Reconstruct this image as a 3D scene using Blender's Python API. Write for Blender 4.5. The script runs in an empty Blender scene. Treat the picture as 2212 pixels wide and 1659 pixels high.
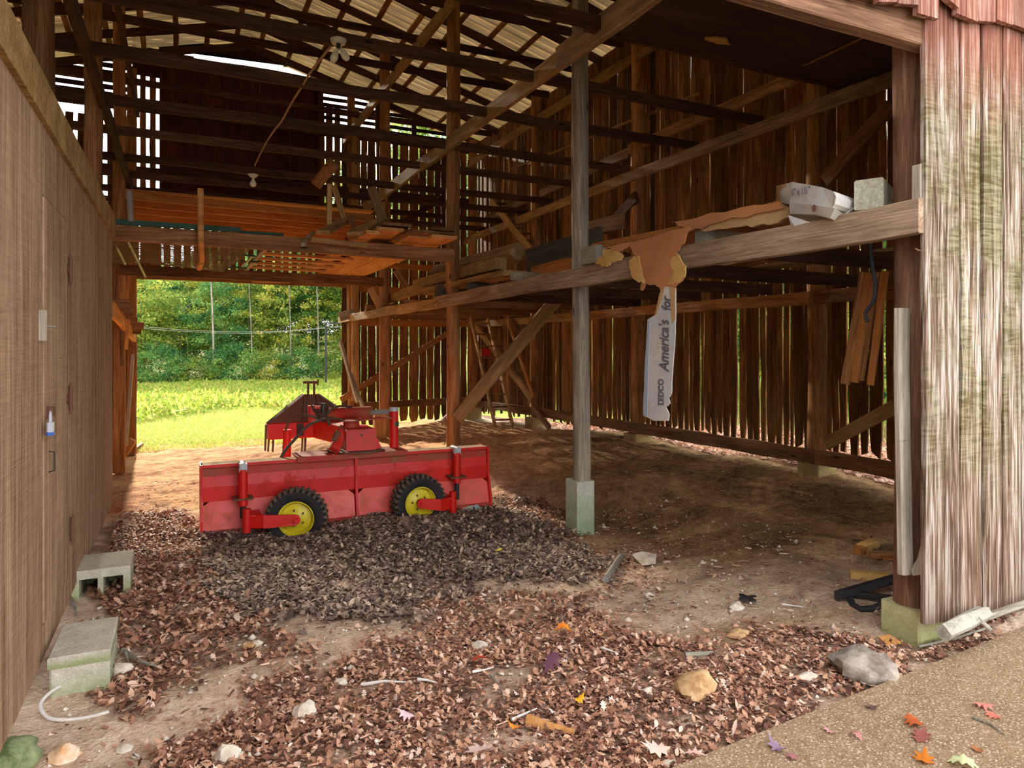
import bpy, math, random
import numpy as np
from mathutils import Vector, Matrix, noise
R=random.Random(7); NR=np.random.RandomState(7)
scene=bpy.context.scene; COL=scene.collection
# ------------------------------------------------------------ camera model
H=1.61; TH=math.radians(25.4); F=1500.0; CT,ST=math.cos(TH),math.sin(TH)
def ray(px,py):
    xc=(px-1106)/F; yc=(750-py)/F
    return Vector((xc*CT+ST, CT-xc*ST, yc))
def pX(px,py,X):
    d=ray(px,py); t=X/d.x; return Vector((X,d.y*t,H+d.z*t))
def pY(px,py,Y):
    d=ray(px,py); t=Y/d.y; return Vector((d.x*t,Y,H+d.z*t))
def pZ(px,py,Z):
    d=ray(px,py); t=(Z-H)/d.z; return Vector((d.x*t,d.y*t,Z))
CTRL=np.array([(-.6,1,0),(2,0,0),(4,1.2,0),(1.8,2,0),(3.6,2.4,0),(7,2.5,.12),(4.4,2.4,.07),(5.4,2.5,.09),(3.55,5.9,-.25),(2.4,5.2,-.13),(.2,7.0,-.2),(3.1,7.0,-.22),
 (-.4,5,.03),(-.4,3.6,0),(6.7,5.9,.13),(5,4.5,.02),(6.7,9.5,.1),(5,7.5,.08),(3.75,9.4,.2),(4.6,9.2,.16),(3.0,8.8,-.04),(2.2,9.8,-.2),(5,10.5,.16),(6.7,13,-.06),(6.7,16.4,-.22),
 (3.3,13.3,-.12),(5,13,.0),(4.5,16.4,-.36),(1.5,16.4,-.62),(-.9,16.4,-.63),(0,13,-.5),(1.5,12,-.4),(1.5,9.5,-.3),(-.4,9.5,-.3),(-3,10,-.2),
 (8.2,5,0),(8.2,9,-.05),(8.2,13,-.25),(9,16.5,-.4),(12,9,-.1),(0,20,-.64),(6,20,-.6),(-4,17,-.6),(-.7,7.4,-.05)])
def gz_np(X,Y):
    X=np.asarray(X,float);Y=np.asarray(Y,float)
    w=np.zeros_like(X)+1e-12; s=np.zeros_like(X)
    for (a,b,c) in CTRL:
        d=(X-a)**2+(Y-b)**2; k=1/(d+.5)**2.4
        w+=k; s+=k*c
    z=s/w
    z+= .10*np.exp(-((X-1.7)**2/1.6+(Y-6.3)**2/.35))-.09*np.exp(-((X-1.08)**2/.12+(Y-6.95)**2/.1))
    z+= .012*np.sin(X*3.1+Y*1.3)*np.sin(Y*2.3-X)+.008*np.sin(X*7+2*Y)*np.sin(Y*6.1)
    # wheel ruts
    z-= .03*np.exp(-((Y-(3.25+.22*X))**2)/.02)*(X<4)
    z=np.where(Y<2.12+.09*(X-1.75),np.minimum(z,.012),z)
    return z
def gz(x,y): return float(gz_np(np.array([x]),np.array([y]))[0])
def G(px,py):
    d=ray(px,py); lo,hi=.8,60
    t=lo; prev=lo
    while t<hi:
        if H+d.z*t < gz(d.x*t,d.y*t): break
        prev=t; t*=1.04
    a,b=prev,t
    for _ in range(14):
        m=(a+b)/2
        if H+d.z*m<gz(d.x*m,d.y*m): b=m
        else: a=m
    return Vector((d.x*b,d.y*b,gz(d.x*b,d.y*b)))
# ------------------------------------------------------------ materials
def srgb(r,g,b):
    f=lambda c:(c/255/12.92) if c/255<=.04045 else ((c/255+.055)/1.055)**2.4
    return (f(r),f(g),f(b),1)
class NT:
    def __init__(s,name):
        s.m=bpy.data.materials.new(name); s.m.use_nodes=True; s.t=s.m.node_tree; s.t.nodes.clear()
        s.out=s.n('ShaderNodeOutputMaterial')
    def n(s,typ,**kw):
        nd=s.t.nodes.new(typ)
        for k,v in kw.items(): setattr(nd,k,v)
        return nd
    def l(s,a,b): s.t.links.new(a,b)
    def ramp(s,fac,stops):
        r=s.n('ShaderNodeValToRGB'); e=r.color_ramp.elements
        while len(e)<len(stops): e.new(.5)
        for i,(p,c) in enumerate(stops): e[i].position=p; e[i].color=c
        s.l(fac,r.inputs[0]); return r.outputs[0]
    def noise(s,vec,scale,detail=4,rough=.55,dist=0):
        n=s.n('ShaderNodeTexNoise'); n.inputs['Scale'].default_value=scale; n.inputs['Detail'].default_value=detail
        n.inputs['Roughness'].default_value=rough; n.inputs['Distortion'].default_value=dist
        if vec is not None: s.l(vec,n.inputs['Vector'])
        return n.outputs['Fac']
    def math(s,op,a,b=None,c=None):
        n=s.n('ShaderNodeMath',operation=op)
        for i,v in enumerate((a,b,c)):
            if v is None: continue
            if isinstance(v,(int,float)): n.inputs[i].default_value=v
            else: s.l(v,n.inputs[i])
        return n.outputs[0]
    def mix(s,fac,a,b,typ='MIX'):
        n=s.n('ShaderNodeMix',data_type='RGBA',blend_type=typ)
        for k,v in (('Factor',fac),('A',a),('B',b)):
            i=[q for q in n.inputs if q.name==k and (q.type=='RGBA' if k!='Factor' else q.type=='VALUE')][0]
            if isinstance(v,(int,float,tuple)): i.default_value=v
            else: s.l(v,i)
        return [q for q in n.outputs if q.type=='RGBA'][0]
    def mapping(s,vec,scale=(1,1,1),loc=(0,0,0)):
        n=s.n('ShaderNodeMapping'); n.inputs['Scale'].default_value=scale; n.inputs['Location'].default_value=loc
        s.l(vec,n.inputs['Vector']); return n.outputs[0]
    def coord(s,which='Object'):
        return s.n('ShaderNodeTexCoord').outputs[which]
    def attr(s,name='rnd'):
        return s.n('ShaderNodeAttribute',attribute_name=name).outputs['Fac']
    def bsdf(s,col,rough=.8,metal=0,bump=None,bstr=.3,bdist=.01,spec=.3):
        b=s.n('ShaderNodeBsdfPrincipled')
        if isinstance(col,tuple): b.inputs['Base Color'].default_value=col
        else: s.l(col,b.inputs['Base Color'])
        if isinstance(rough,(int,float)): b.inputs['Roughness'].default_value=rough
        else: s.l(rough,b.inputs['Roughness'])
        b.inputs['Metallic'].default_value=metal; b.inputs['Specular IOR Level'].default_value=spec
        if bump is not None:
            bp=s.n('ShaderNodeBump'); bp.inputs['Strength'].default_value=bstr; bp.inputs['Distance'].default_value=bdist
            s.l(bump,bp.inputs['Height']); s.l(bp.outputs[0],b.inputs['Normal'])
        s.l(b.outputs[0],s.out.inputs[0]); return b
def wood(name,c0,c1,c2,axis=0,var=.35,fine=1.0,bstr=.5,stain=None,stain_amt=.5,rough=.85,objrnd=True,knots=True):
    k=NT(name); co=k.coord('Object'); rn=k.attr('rnd')
    if objrnd:
        oi=k.n('ShaderNodeObjectInfo').outputs['Random']; rn=k.math('FRACT',k.math('ADD',rn,oi))
    cmb=k.n('ShaderNodeCombineXYZ'); k.l(k.math('MULTIPLY',rn,37.0),cmb.inputs[0]); k.l(k.math('MULTIPLY',rn,91.0),cmb.inputs[1]); k.l(k.math('MULTIPLY',rn,63.0),cmb.inputs[2])
    va=k.n('ShaderNodeVectorMath',operation='ADD'); k.l(co,va.inputs[0]); k.l(cmb.outputs[0],va.inputs[1]); v=va.outputs[0]
    def sc(along,cross):
        s=[cross]*3; s[axis]=along; return tuple(s)
    big=k.noise(k.mapping(v,sc(.9,5)),1.0,4,.6,.6)
    grain=k.noise(k.mapping(v,sc(1.6,42*fine)),1.0,3,.6,1.2)
    fineg=k.noise(k.mapping(v,sc(7,170*fine)),1.0,2,.5,0)
    f=k.math('ADD',k.math('MULTIPLY',big,.45),k.math('ADD',k.math('MULTIPLY',grain,.4),k.math('MULTIPLY',fineg,.15)))
    col=k.ramp(f,[(.34,c0),(.5,c1),(.66,c2)])
    if knots:
        vo=k.n('ShaderNodeTexVoronoi'); vo.inputs['Scale'].default_value=1; k.l(k.mapping(v,sc(1.3,4.5)),vo.inputs['Vector'])
        kn=k.ramp(vo.outputs['Distance'],[(.03,(1,1,1,1)),(.09,(0,0,0,1))])
        col=k.mix(kn,col,tuple(x*.35 for x in c0[:3])+(1,))
    if stain is not None:
        sf=k.ramp(k.noise(k.mapping(v,sc(1.1,2.4)),1.3,5,.65,.8),[(.47,(0,0,0,1)),(.62,(1,1,1,1))])
        col=k.mix(k.math('MULTIPLY',sf,stain_amt),col,stain)
    br=k.math('MULTIPLY_ADD',rn,2*var,1-var)
    mul=k.n('ShaderNodeVectorMath',operation='SCALE'); k.l(col,mul.inputs[0]); k.l(br,mul.inputs['Scale'])
    k.bsdf(mul.outputs[0],rough,bump=k.math('ADD',grain,k.math('MULTIPLY',fineg,.6)),bstr=bstr,bdist=.008,spec=.15)
    return k.m
M={}
M['barn']=wood('barn_wood_dark',srgb(70,48,30),srgb(128,92,60),srgb(176,134,94),0)
M['beam']=wood('beam_wood_sawn',srgb(104,80,50),srgb(162,128,82),srgb(206,172,120),0,var=.2)
M['beamgrey']=wood('beam_wood_grey',srgb(92,74,60),srgb(148,122,98),srgb(196,170,144),0,var=.15)
M['pole']=wood('pole_wood_dark',srgb(42,28,22),srgb(78,54,40),srgb(114,82,60),0,var=.25)
M['post']=wood('post_wood',srgb(98,64,36),srgb(160,112,68),srgb(202,156,104),0,var=.15,fine=.6)
M['postgrey']=wood('post_wood_grey',srgb(92,82,72),srgb(146,132,116),srgb(190,176,156),0,var=.1,fine=.8)
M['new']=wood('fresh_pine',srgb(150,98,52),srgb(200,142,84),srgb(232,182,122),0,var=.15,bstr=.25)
M['new_lit']=wood('fresh_lit_pine',srgb(136,84,42),srgb(176,116,62),srgb(204,146,86),0,var=.1,bstr=.2)  # orange of sun bounced onto the far joists is part of this wood colour
M['vert']=wood('siding_brown',srgb(62,40,20),srgb(124,84,46),srgb(178,132,82),2,var=.5,fine=.9,bstr=.8,objrnd=False)
M['vertdark']=wood('siding_panel_brown',srgb(52,28,20),srgb(82,46,32),srgb(104,62,44),2,var=.2,fine=.9,bstr=.3,objrnd=False,knots=False)
M['horiz']=wood('slat_brown',srgb(30,18,10),srgb(58,36,22),srgb(84,56,34),0,var=.3,objrnd=False)
M['lumber']=wood('old_lumber',srgb(104,84,54),srgb(164,134,90),srgb(206,176,126),0,var=.2,stain=srgb(96,84,68),stain_amt=.5)
M['soffit']=wood('soffit_dark',srgb(62,47,40),srgb(82,64,54),srgb(100,80,68),0,var=.1,bstr=.15,knots=False)
M['ply']=wood('plywood_lit_orange',srgb(150,92,48),srgb(186,124,70),srgb(208,150,92),0,var=.1,bstr=.1)  # bounced sunlight under the far platform is painted into this orange
M['grate']=wood('grey_driftwood',srgb(118,106,92),srgb(164,150,132),srgb(204,192,174),0,var=.1)
M['gratev']=wood('grey_driftwood_upright',srgb(118,106,92),srgb(164,150,132),srgb(204,192,174),2,var=.1)
M['postred']=wood('post_wood_reddish',srgb(70,46,34),srgb(126,90,68),srgb(170,132,106),0,var=.1,fine=.8)
# t1-11 siding on left
def siding_left():
    k=NT('rough_plywood_siding'); co=k.coord('Object')
    g=k.noise(k.mapping(co,(1,26,1.1)),1.0,5,.6,.5); saw=k.noise(k.mapping(co,(1,5,150)),1,2,.5,.4); big=k.noise(co,.9,3)
    fine=k.noise(k.mapping(co,(1,150,9)),1,2)
    f=k.math('ADD',k.math('ADD',k.math('MULTIPLY',g,.5),k.math('MULTIPLY',saw,.16)),k.math('ADD',k.math('MULTIPLY',big,.2),k.math('MULTIPLY',fine,.14)))
    col=k.ramp(f,[(.36,srgb(110,82,62)),(.5,srgb(160,128,100)),(.64,srgb(196,164,132))])
    k.bsdf(col,.9,bump=k.math('ADD',g,k.math('ADD',saw,fine)),bstr=.45,bdist=.006,spec=.1); return k.m
M['siding']=siding_left()
# weathered exterior boards: grey bottom, green algae mid, red stain top
def ext():
    k=NT('weathered_exterior_boards'); co=k.coord('Object'); rn=k.attr('rnd')
    cmb=k.n('ShaderNodeCombineXYZ'); k.l(k.math('MULTIPLY',rn,37.0),cmb.inputs[0]); k.l(k.math('MULTIPLY',rn,9.0),cmb.inputs[2])
    va=k.n('ShaderNodeVectorMath',operation='ADD'); k.l(co,va.inputs[0]); k.l(cmb.outputs[0],va.inputs[1]); v=va.outputs[0]
    g=k.noise(k.mapping(v,(34,34,1.3)),1,4,.6,1.0); fine=k.noise(k.mapping(v,(150,150,5)),1,2)
    saw=k.noise(k.mapping(v,(3,3,26)),1,3,.6,2.2)
    f=k.math('ADD',k.math('MULTIPLY',g,.7),k.math('MULTIPLY',fine,.3))
    base=k.ramp(f,[(.4,srgb(72,48,36)),(.5,srgb(146,120,100)),(.58,srgb(202,190,178))])
    algae=k.ramp(k.math('ADD',k.math('MULTIPLY',saw,.6),k.math('MULTIPLY',g,.4)),[(.42,srgb(88,76,40)),(.6,srgb(146,136,104))])
    sep=k.n('ShaderNodeSeparateXYZ'); k.l(co,sep.inputs[0]); z=sep.outputs[2]
    bl=k.noise(k.mapping(v,(2.2,2.2,.9)),1.6,5,.7,.5)
    am=k.math('MULTIPLY',k.ramp(bl,[(.42,(0,0,0,1)),(.56,(1,1,1,1))]),k.math('MULTIPLY',k.ramp(z,[(.0,(0,0,0,1)),(1,(1,1,1,1))]),.9))
    mr=k.n('ShaderNodeMapRange'); k.l(z,mr.inputs[0]); mr.inputs[1].default_value=.5; mr.inputs[2].default_value=1.3
    am=k.math('MULTIPLY',am,mr.outputs[0])
    col=k.mix(am,base,algae)
    mr2=k.n('ShaderNodeMapRange'); k.l(k.math('ADD',z,k.math('MULTIPLY',bl,.9)),mr2.inputs[0]); mr2.inputs[1].default_value=3.25; mr2.inputs[2].default_value=3.7
    red=k.ramp(f,[(.36,srgb(96,50,40)),(.5,srgb(146,88,72)),(.64,srgb(176,132,116))])
    col=k.mix(k.math('MULTIPLY',mr2.outputs[0],.85),col,red)
    mr3=k.n('ShaderNodeMapRange'); k.l(k.math('ADD',z,k.math('MULTIPLY',bl,.8)),mr3.inputs[0]); mr3.inputs[1].default_value=.5; mr3.inputs[2].default_value=1.4; mr3.inputs[3].default_value=.75; mr3.inputs[4].default_value=0
    col=k.mix(mr3.outputs[0],col,k.ramp(f,[(.36,srgb(72,50,38)),(.5,srgb(120,94,76)),(.64,srgb(164,142,124))]))
    br=k.math('MULTIPLY_ADD',rn,.4,.66)
    mul=k.n('ShaderNodeVectorMath',operation='SCALE'); k.l(col,mul.inputs[0]); k.l(br,mul.inputs['Scale'])
    k.bsdf(mul.outputs[0],.85,bump=k.math('ADD',g,k.math('MULTIPLY',fine,.6)),bstr=.6,bdist=.008,spec=.15); return k.m
M['ext']=ext()
def dirt():
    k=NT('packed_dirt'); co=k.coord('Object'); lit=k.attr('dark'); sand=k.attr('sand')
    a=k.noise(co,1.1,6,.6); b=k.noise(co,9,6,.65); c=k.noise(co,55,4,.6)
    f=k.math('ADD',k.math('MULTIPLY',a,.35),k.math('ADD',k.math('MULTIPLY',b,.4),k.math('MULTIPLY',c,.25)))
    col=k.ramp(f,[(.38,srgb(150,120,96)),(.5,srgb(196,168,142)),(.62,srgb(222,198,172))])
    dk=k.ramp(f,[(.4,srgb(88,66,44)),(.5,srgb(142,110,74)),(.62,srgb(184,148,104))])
    sd=k.ramp(f,[(.38,srgb(150,92,56)),(.5,srgb(206,152,100)),(.62,srgb(236,196,140))])  # golden sand ramp with the rear sunlight mixed in
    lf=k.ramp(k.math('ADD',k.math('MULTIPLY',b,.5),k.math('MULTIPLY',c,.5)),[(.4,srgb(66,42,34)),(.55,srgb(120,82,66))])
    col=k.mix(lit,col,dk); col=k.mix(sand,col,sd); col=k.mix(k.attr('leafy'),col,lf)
    sp=k.n('ShaderNodeTexVoronoi'); sp.inputs['Scale'].default_value=70; k.l(co,sp.inputs['Vector'])
    pk=k.ramp(sp.outputs['Distance'],[(.1,(1,1,1,1)),(.2,(0,0,0,1))]); 
    col=k.mix(k.math('MULTIPLY',pk,k.math('MULTIPLY',b,.5)),col,srgb(214,200,184))
    k.bsdf(col,.95,bump=k.math('ADD',b,k.math('MULTIPLY',c,.6)),bstr=.9,bdist=.03,spec=.1); return k.m
M['dirt']=dirt()
def concrete(name,c0,c1,sc=60,moss=None):
    k=NT(name); co=k.coord('Object')
    vo=k.n('ShaderNodeTexVoronoi'); vo.inputs['Scale'].default_value=sc; k.l(co,vo.inputs['Vector'])
    n=k.noise(co,14,5,.7); n2=k.noise(co,2,4); n3=k.noise(co,130,3)
    col=k.ramp(k.math('ADD',k.math('MULTIPLY',n3,.5),k.math('MULTIPLY',n,.5)),[(.38,c0),(.62,c1)])
    if sc>80:
        sepc=k.n('ShaderNodeSeparateColor'); k.l(vo.outputs['Color'],sepc.inputs[0])
        agg=k.ramp(sepc.outputs[0],[(0,srgb(96,74,54)),(.35,srgb(142,116,88)),(.7,srgb(176,152,122)),(1,srgb(220,206,186))])
        col=k.mix(k.ramp(vo.outputs['Distance'],[(.25,(1,1,1,1)),(.6,(0,0,0,1))]),col,agg)
        col=k.mix(k.math('MULTIPLY',n2,.35),col,srgb(150,118,84))
    if moss:
        sep=k.n('ShaderNodeSeparateXYZ'); k.l(k.coord('Generated'),sep.inputs[0])
        zz=k.math('SUBTRACT',1.0,sep.outputs[2])
        mm=k.ramp(k.math('MULTIPLY',k.math('ADD',zz,k.noise(co,5,3)),.6),[(.35,(0,0,0,1)),(.75,(1,1,1,1))])
        col=k.mix(k.math('MULTIPLY',mm,.8),col,moss)
    k.bsdf(col,.9,bump=k.math('ADD',n3,vo.outputs['Distance']),bstr=.4,bdist=.006,spec=.15); return k.m
M['slab']=concrete('exposed_aggregate_concrete',srgb(116,94,72),srgb(158,134,106),110)
M['block']=concrete('cinder_block_concrete',srgb(168,160,144),srgb(206,198,180),50,srgb(126,140,84))
M['pier']=concrete('pier_concrete',srgb(168,172,150),srgb(214,214,196),40,srgb(140,166,124))
M['pierg']=concrete('pier_concrete_green',srgb(158,154,108),srgb(202,196,150),40,srgb(150,152,100))
M['piery']=concrete('pier_concrete_yellow',srgb(150,128,84),srgb(190,170,120),40,srgb(120,112,60))
def paint(name,c0,c1,grime,gamt=.5,rough=.38,scale=4):
    k=NT(name); co=k.coord('Object'); n=k.noise(co,scale,6,.7,.3); n2=k.noise(co,scale*9,4,.7)
    col=k.mix(k.ramp(k.noise(co,1.7,3),[(.35,(0,0,0,1)),(.65,(1,1,1,1))]),c0,c1)
    g=k.ramp(k.math('ADD',k.math('MULTIPLY',n,.7),k.math('MULTIPLY',n2,.3)),[(.5,(0,0,0,1)),(.66,(1,1,1,1))])
    col=k.mix(k.math('MULTIPLY',g,gamt),col,grime)
    k.bsdf(col,k.math('MULTIPLY_ADD',g,.4,rough),bump=n2,bstr=.06,bdist=.004,spec=.5); return k.m
M['red']=paint('red_paint',srgb(202,14,4),srgb(224,26,8),srgb(124,64,40),.35,.5)
M['redlit']=paint('red_paint_lit',srgb(228,74,64),srgb(240,104,92),srgb(156,118,84),.5,.5)  # pinker red: light caught by the lower blade panel, put into the paint colour
M['redmid']=paint('red_paint_scuffed',srgb(196,30,20),srgb(220,56,44),srgb(120,100,80),.6,.5,7)
M['redtop']=paint('red_paint_dusty',srgb(186,32,18),srgb(160,66,42),srgb(146,106,70),.9,.65)
M['dustred']=paint('red_paint_heavy_dust',srgb(108,66,50),srgb(104,76,58),srgb(112,94,74),.95,.75,2)
M['dusttop']=paint('dust_on_steel',srgb(190,156,116),srgb(200,168,128),srgb(160,60,50),.3,.9)
M['yellow']=paint('yellow_rim_paint',srgb(214,196,24),srgb(228,210,50),srgb(120,100,40),.35)
M['steel']=paint('dusty_steel',srgb(120,112,104),srgb(150,144,138),srgb(92,72,56),.5,.4)
M['blackm']=paint('black_painted_steel',srgb(30,30,34),srgb(46,44,46),srgb(90,78,66),.3,.5)
M['rust']=paint('rusty_steel',srgb(98,62,44),srgb(120,78,56),srgb(64,44,34),.6,.8)
M['greenm']=paint('green_painted_steel',srgb(20,66,52),srgb(28,80,62),srgb(60,56,44),.4,.6)
M['chrome']=paint('dull_chrome',srgb(170,172,178),srgb(190,190,196),srgb(110,104,98),.4,.3)
M['bluel']=paint('blue_lock_vinyl',srgb(52,90,160),srgb(60,100,176),srgb(60,60,70),.2)
M['tyre']=paint('black_rubber',srgb(28,27,30),srgb(40,38,40),srgb(96,78,62),.35,.8,6)
M['tread']=paint('muddy_rubber',srgb(58,48,42),srgb(110,94,78),srgb(140,118,96),.6,.9,9)
M['hose']=paint('dusty_hose',srgb(70,52,42),srgb(96,74,60),srgb(120,96,78),.5,.8)
M['white']=paint('white_porcelain',srgb(206,196,176),srgb(220,212,196),srgb(140,120,96),.4,.5)
M['wcable']=paint('white_cable_jacket',srgb(196,190,182),srgb(214,208,200),srgb(120,100,84),.4,.6)
M['cord']=paint('old_cord',srgb(150,118,88),srgb(176,142,108),srgb(90,70,54),.4,.8)
M['bcord']=paint('black_cord',srgb(28,30,34),srgb(36,38,42),srgb(50,44,40),.4,.7)
M['foam']=paint('yellow_foam_core',srgb(196,150,74),srgb(222,184,116),srgb(160,110,56),.5,.95,18)
M['skin']=paint('brown_door_skin',srgb(168,108,70),srgb(196,132,84),srgb(206,142,60),.45,.7,5)
M['carton']=paint('weathered_white_cardboard',srgb(196,196,196),srgb(222,216,204),srgb(168,136,96),.55,.9,6)
M['kraft']=paint('brown_kraft_cardboard',srgb(186,146,98),srgb(204,168,118),srgb(150,112,72),.4,.9,6)
M['ink']=paint('faded_grey_ink',srgb(92,84,92),srgb(104,94,100),srgb(150,146,150),.4,.9,30)
M['bluestrip']=paint('pale_blue_print',srgb(158,168,186),srgb(170,178,192),srgb(196,190,180),.5,.9,8)
M['graytim']=wood('grey_green_timber',srgb(132,124,104),srgb(166,160,140),srgb(196,192,172),0,var=.05)
M['slate']=wood('slate_grey_plank',srgb(60,56,50),srgb(84,80,72),srgb(108,102,92),0,var=.1)
M['bark']=wood('bark_grey',srgb(92,84,70),srgb(136,128,112),srgb(180,174,158),0,var=.15,knots=False)
M['lichen']=paint('lichen_bark',srgb(150,142,126),srgb(196,194,180),srgb(74,58,44),.8,.95,14)
def stone(name,c0,c1,c2=None):
    k=NT(name); co=k.coord('Object'); n=k.noise(co,9,6,.7); 
    col=k.ramp(n,[(.38,c0),(.6,c1)])
    k.bsdf(col,.9,bump=k.noise(co,30,5,.7),bstr=.5,bdist=.01,spec=.2); return k.m
M['stonew']=stone('pale_stone',srgb(176,160,140),srgb(222,210,192))
M['stoneo']=stone('orange_white_stone',srgb(206,150,96),srgb(232,214,190))
M['stonet']=stone('tan_stone',srgb(150,112,74),srgb(206,170,124))
M['stoneg']=stone('grey_stone',srgb(110,98,86),srgb(168,156,142))
M['stonem']=stone('mossy_green_stone',srgb(74,86,48),srgb(140,148,108))
def leafmat(name,stops,trans=.35,rough=.7):
    k=NT(name); rn=k.attr('rnd'); col=k.ramp(rn,stops)
    b=k.bsdf(col,rough,spec=.25)
    if trans>0:
        tr=k.n('ShaderNodeBsdfTranslucent'); k.l(col,tr.inputs[0]); mx=k.n('ShaderNodeMixShader'); mx.inputs[0].default_value=trans
        k.l(b.outputs[0],mx.inputs[1]); k.l(tr.outputs[0],mx.inputs[2]); k.l(mx.outputs[0],k.out.inputs[0])
    return k.m
M['litter']=leafmat('dead_leaf_litter',[(0,srgb(80,52,42)),(.25,srgb(128,86,68)),(.5,srgb(166,118,92)),(.75,srgb(198,150,120)),(.93,srgb(222,184,156)),(1,srgb(238,212,194))],.15)
M['litter_shaded']=leafmat('shaded_leaf_litter',[(0,srgb(74,60,56)),(.3,srgb(116,96,86)),(.6,srgb(150,126,110)),(.85,srgb(180,154,132)),(1,srgb(220,194,166))],.1)  # darker leaf palette, painting in the shade in front of the blade
M['foliage']=leafmat('tree_leaves',[(0,srgb(70,104,50)),(.3,srgb(124,152,66)),(.55,srgb(176,190,84)),(.8,srgb(220,206,96)),(1,srgb(230,160,90))],.5,.5)
M['foliage2']=leafmat('tree_leaves_bluegreen',[(0,srgb(44,92,56)),(.35,srgb(84,140,78)),(.7,srgb(134,174,88)),(1,srgb(206,206,110))],.5,.5)
M['grassb']=leafmat('grass_blades',[(0,srgb(134,156,62)),(.5,srgb(178,188,92)),(1,srgb(214,210,138))],.5,.6)
M['weed']=leafmat('weed_leaves',[(0,srgb(116,146,56)),(.5,srgb(168,186,76)),(.85,srgb(206,206,108)),(1,srgb(190,150,90))],.55,.6)
M['trunk']=wood('pale_trunk_bark',srgb(90,80,68),srgb(136,126,112),srgb(184,176,164),2,knots=False)
def meadow():
    k=NT('meadow_soil'); co=k.coord('Object'); n=k.noise(co,.35,6,.6); n2=k.noise(co,7,5,.7)
    col=k.ramp(k.math('ADD',k.math('MULTIPLY',n,.5),k.math('MULTIPLY',n2,.5)),[(.38,srgb(96,122,44)),(.5,srgb(134,150,64)),(.62,srgb(160,160,92))])
    k.bsdf(col,.95,bump=n2,bstr=.8,bdist=.05,spec=.05); return k.m
M['meadow']=meadow()
def hillm():
    k=NT('wooded_hill'); co=k.coord('Object'); n=k.noise(co,.5,6,.7); n2=k.noise(co,2.5,5,.7)
    col=k.ramp(k.math('ADD',k.math('MULTIPLY',n,.5),k.math('MULTIPLY',n2,.5)),[(.38,srgb(26,50,24)),(.5,srgb(66,96,40)),(.64,srgb(130,146,66))])
    k.bsdf(col,.95,bump=n2,bstr=1,bdist=.5,spec=.05); return k.m
M['hill']=hillm()
def tin():
    k=NT('galvanised_roof_sheet'); co=k.coord('Object')
    n=k.noise(k.mapping(co,(.6,5,.6)),1.5,5,.6,.3); n2=k.noise(co,.5,3)
    col=k.ramp(k.math('ADD',k.math('MULTIPLY',n,.6),k.math('MULTIPLY',n2,.4)),[(.36,srgb(124,102,68)),(.5,srgb(178,148,104)),(.64,srgb(206,180,134))])
    b=k.bsdf(col,.45,0,spec=.4)
    tr=k.n('ShaderNodeBsdfTranslucent'); k.l(col,tr.inputs[0]); mx=k.n('ShaderNodeMixShader'); mx.inputs[0].default_value=.13  # translucency added to the metal so the roof underside looks lit
    k.l(b.outputs[0],mx.inputs[1]); k.l(tr.outputs[0],mx.inputs[2]); k.l(mx.outputs[0],k.out.inputs[0]); return k.m
M['tin']=tin()
def netm():
    k=NT('rusty_mesh'); co=k.coord('Object')
    n=k.noise(k.mapping(co,(9,30,9)),1.5,4,.7); col=k.ramp(n,[(.4,srgb(52,36,26)),(.62,srgb(112,80,54))])
    b=k.bsdf(col,.8,.2,bump=n,bstr=.6,bdist=.01)
    w=k.noise(k.mapping(co,(7,22,7)),3,3,.8); al=k.ramp(w,[(.40,(0,0,0,1)),(.44,(1,1,1,1))]); k.l(al,b.inputs['Alpha']); return k.m
M['net']=netm()
def bulbm():
    k=NT('frosted_bulb_glass'); k.bsdf(srgb(226,216,190),.2,spec=.6); return k.m
M['bulb']=bulbm()
def plasticm():
    k=NT('white_plastic_bag'); co=k.coord('Object'); c=k.ramp(k.noise(co,9,4),[(.45,srgb(196,200,190)),(.55,srgb(120,190,200)),(.6,srgb(210,206,190))])
    k.bsdf(c,.4,spec=.5); return k.m
M['bag']=plasticm()
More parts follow.
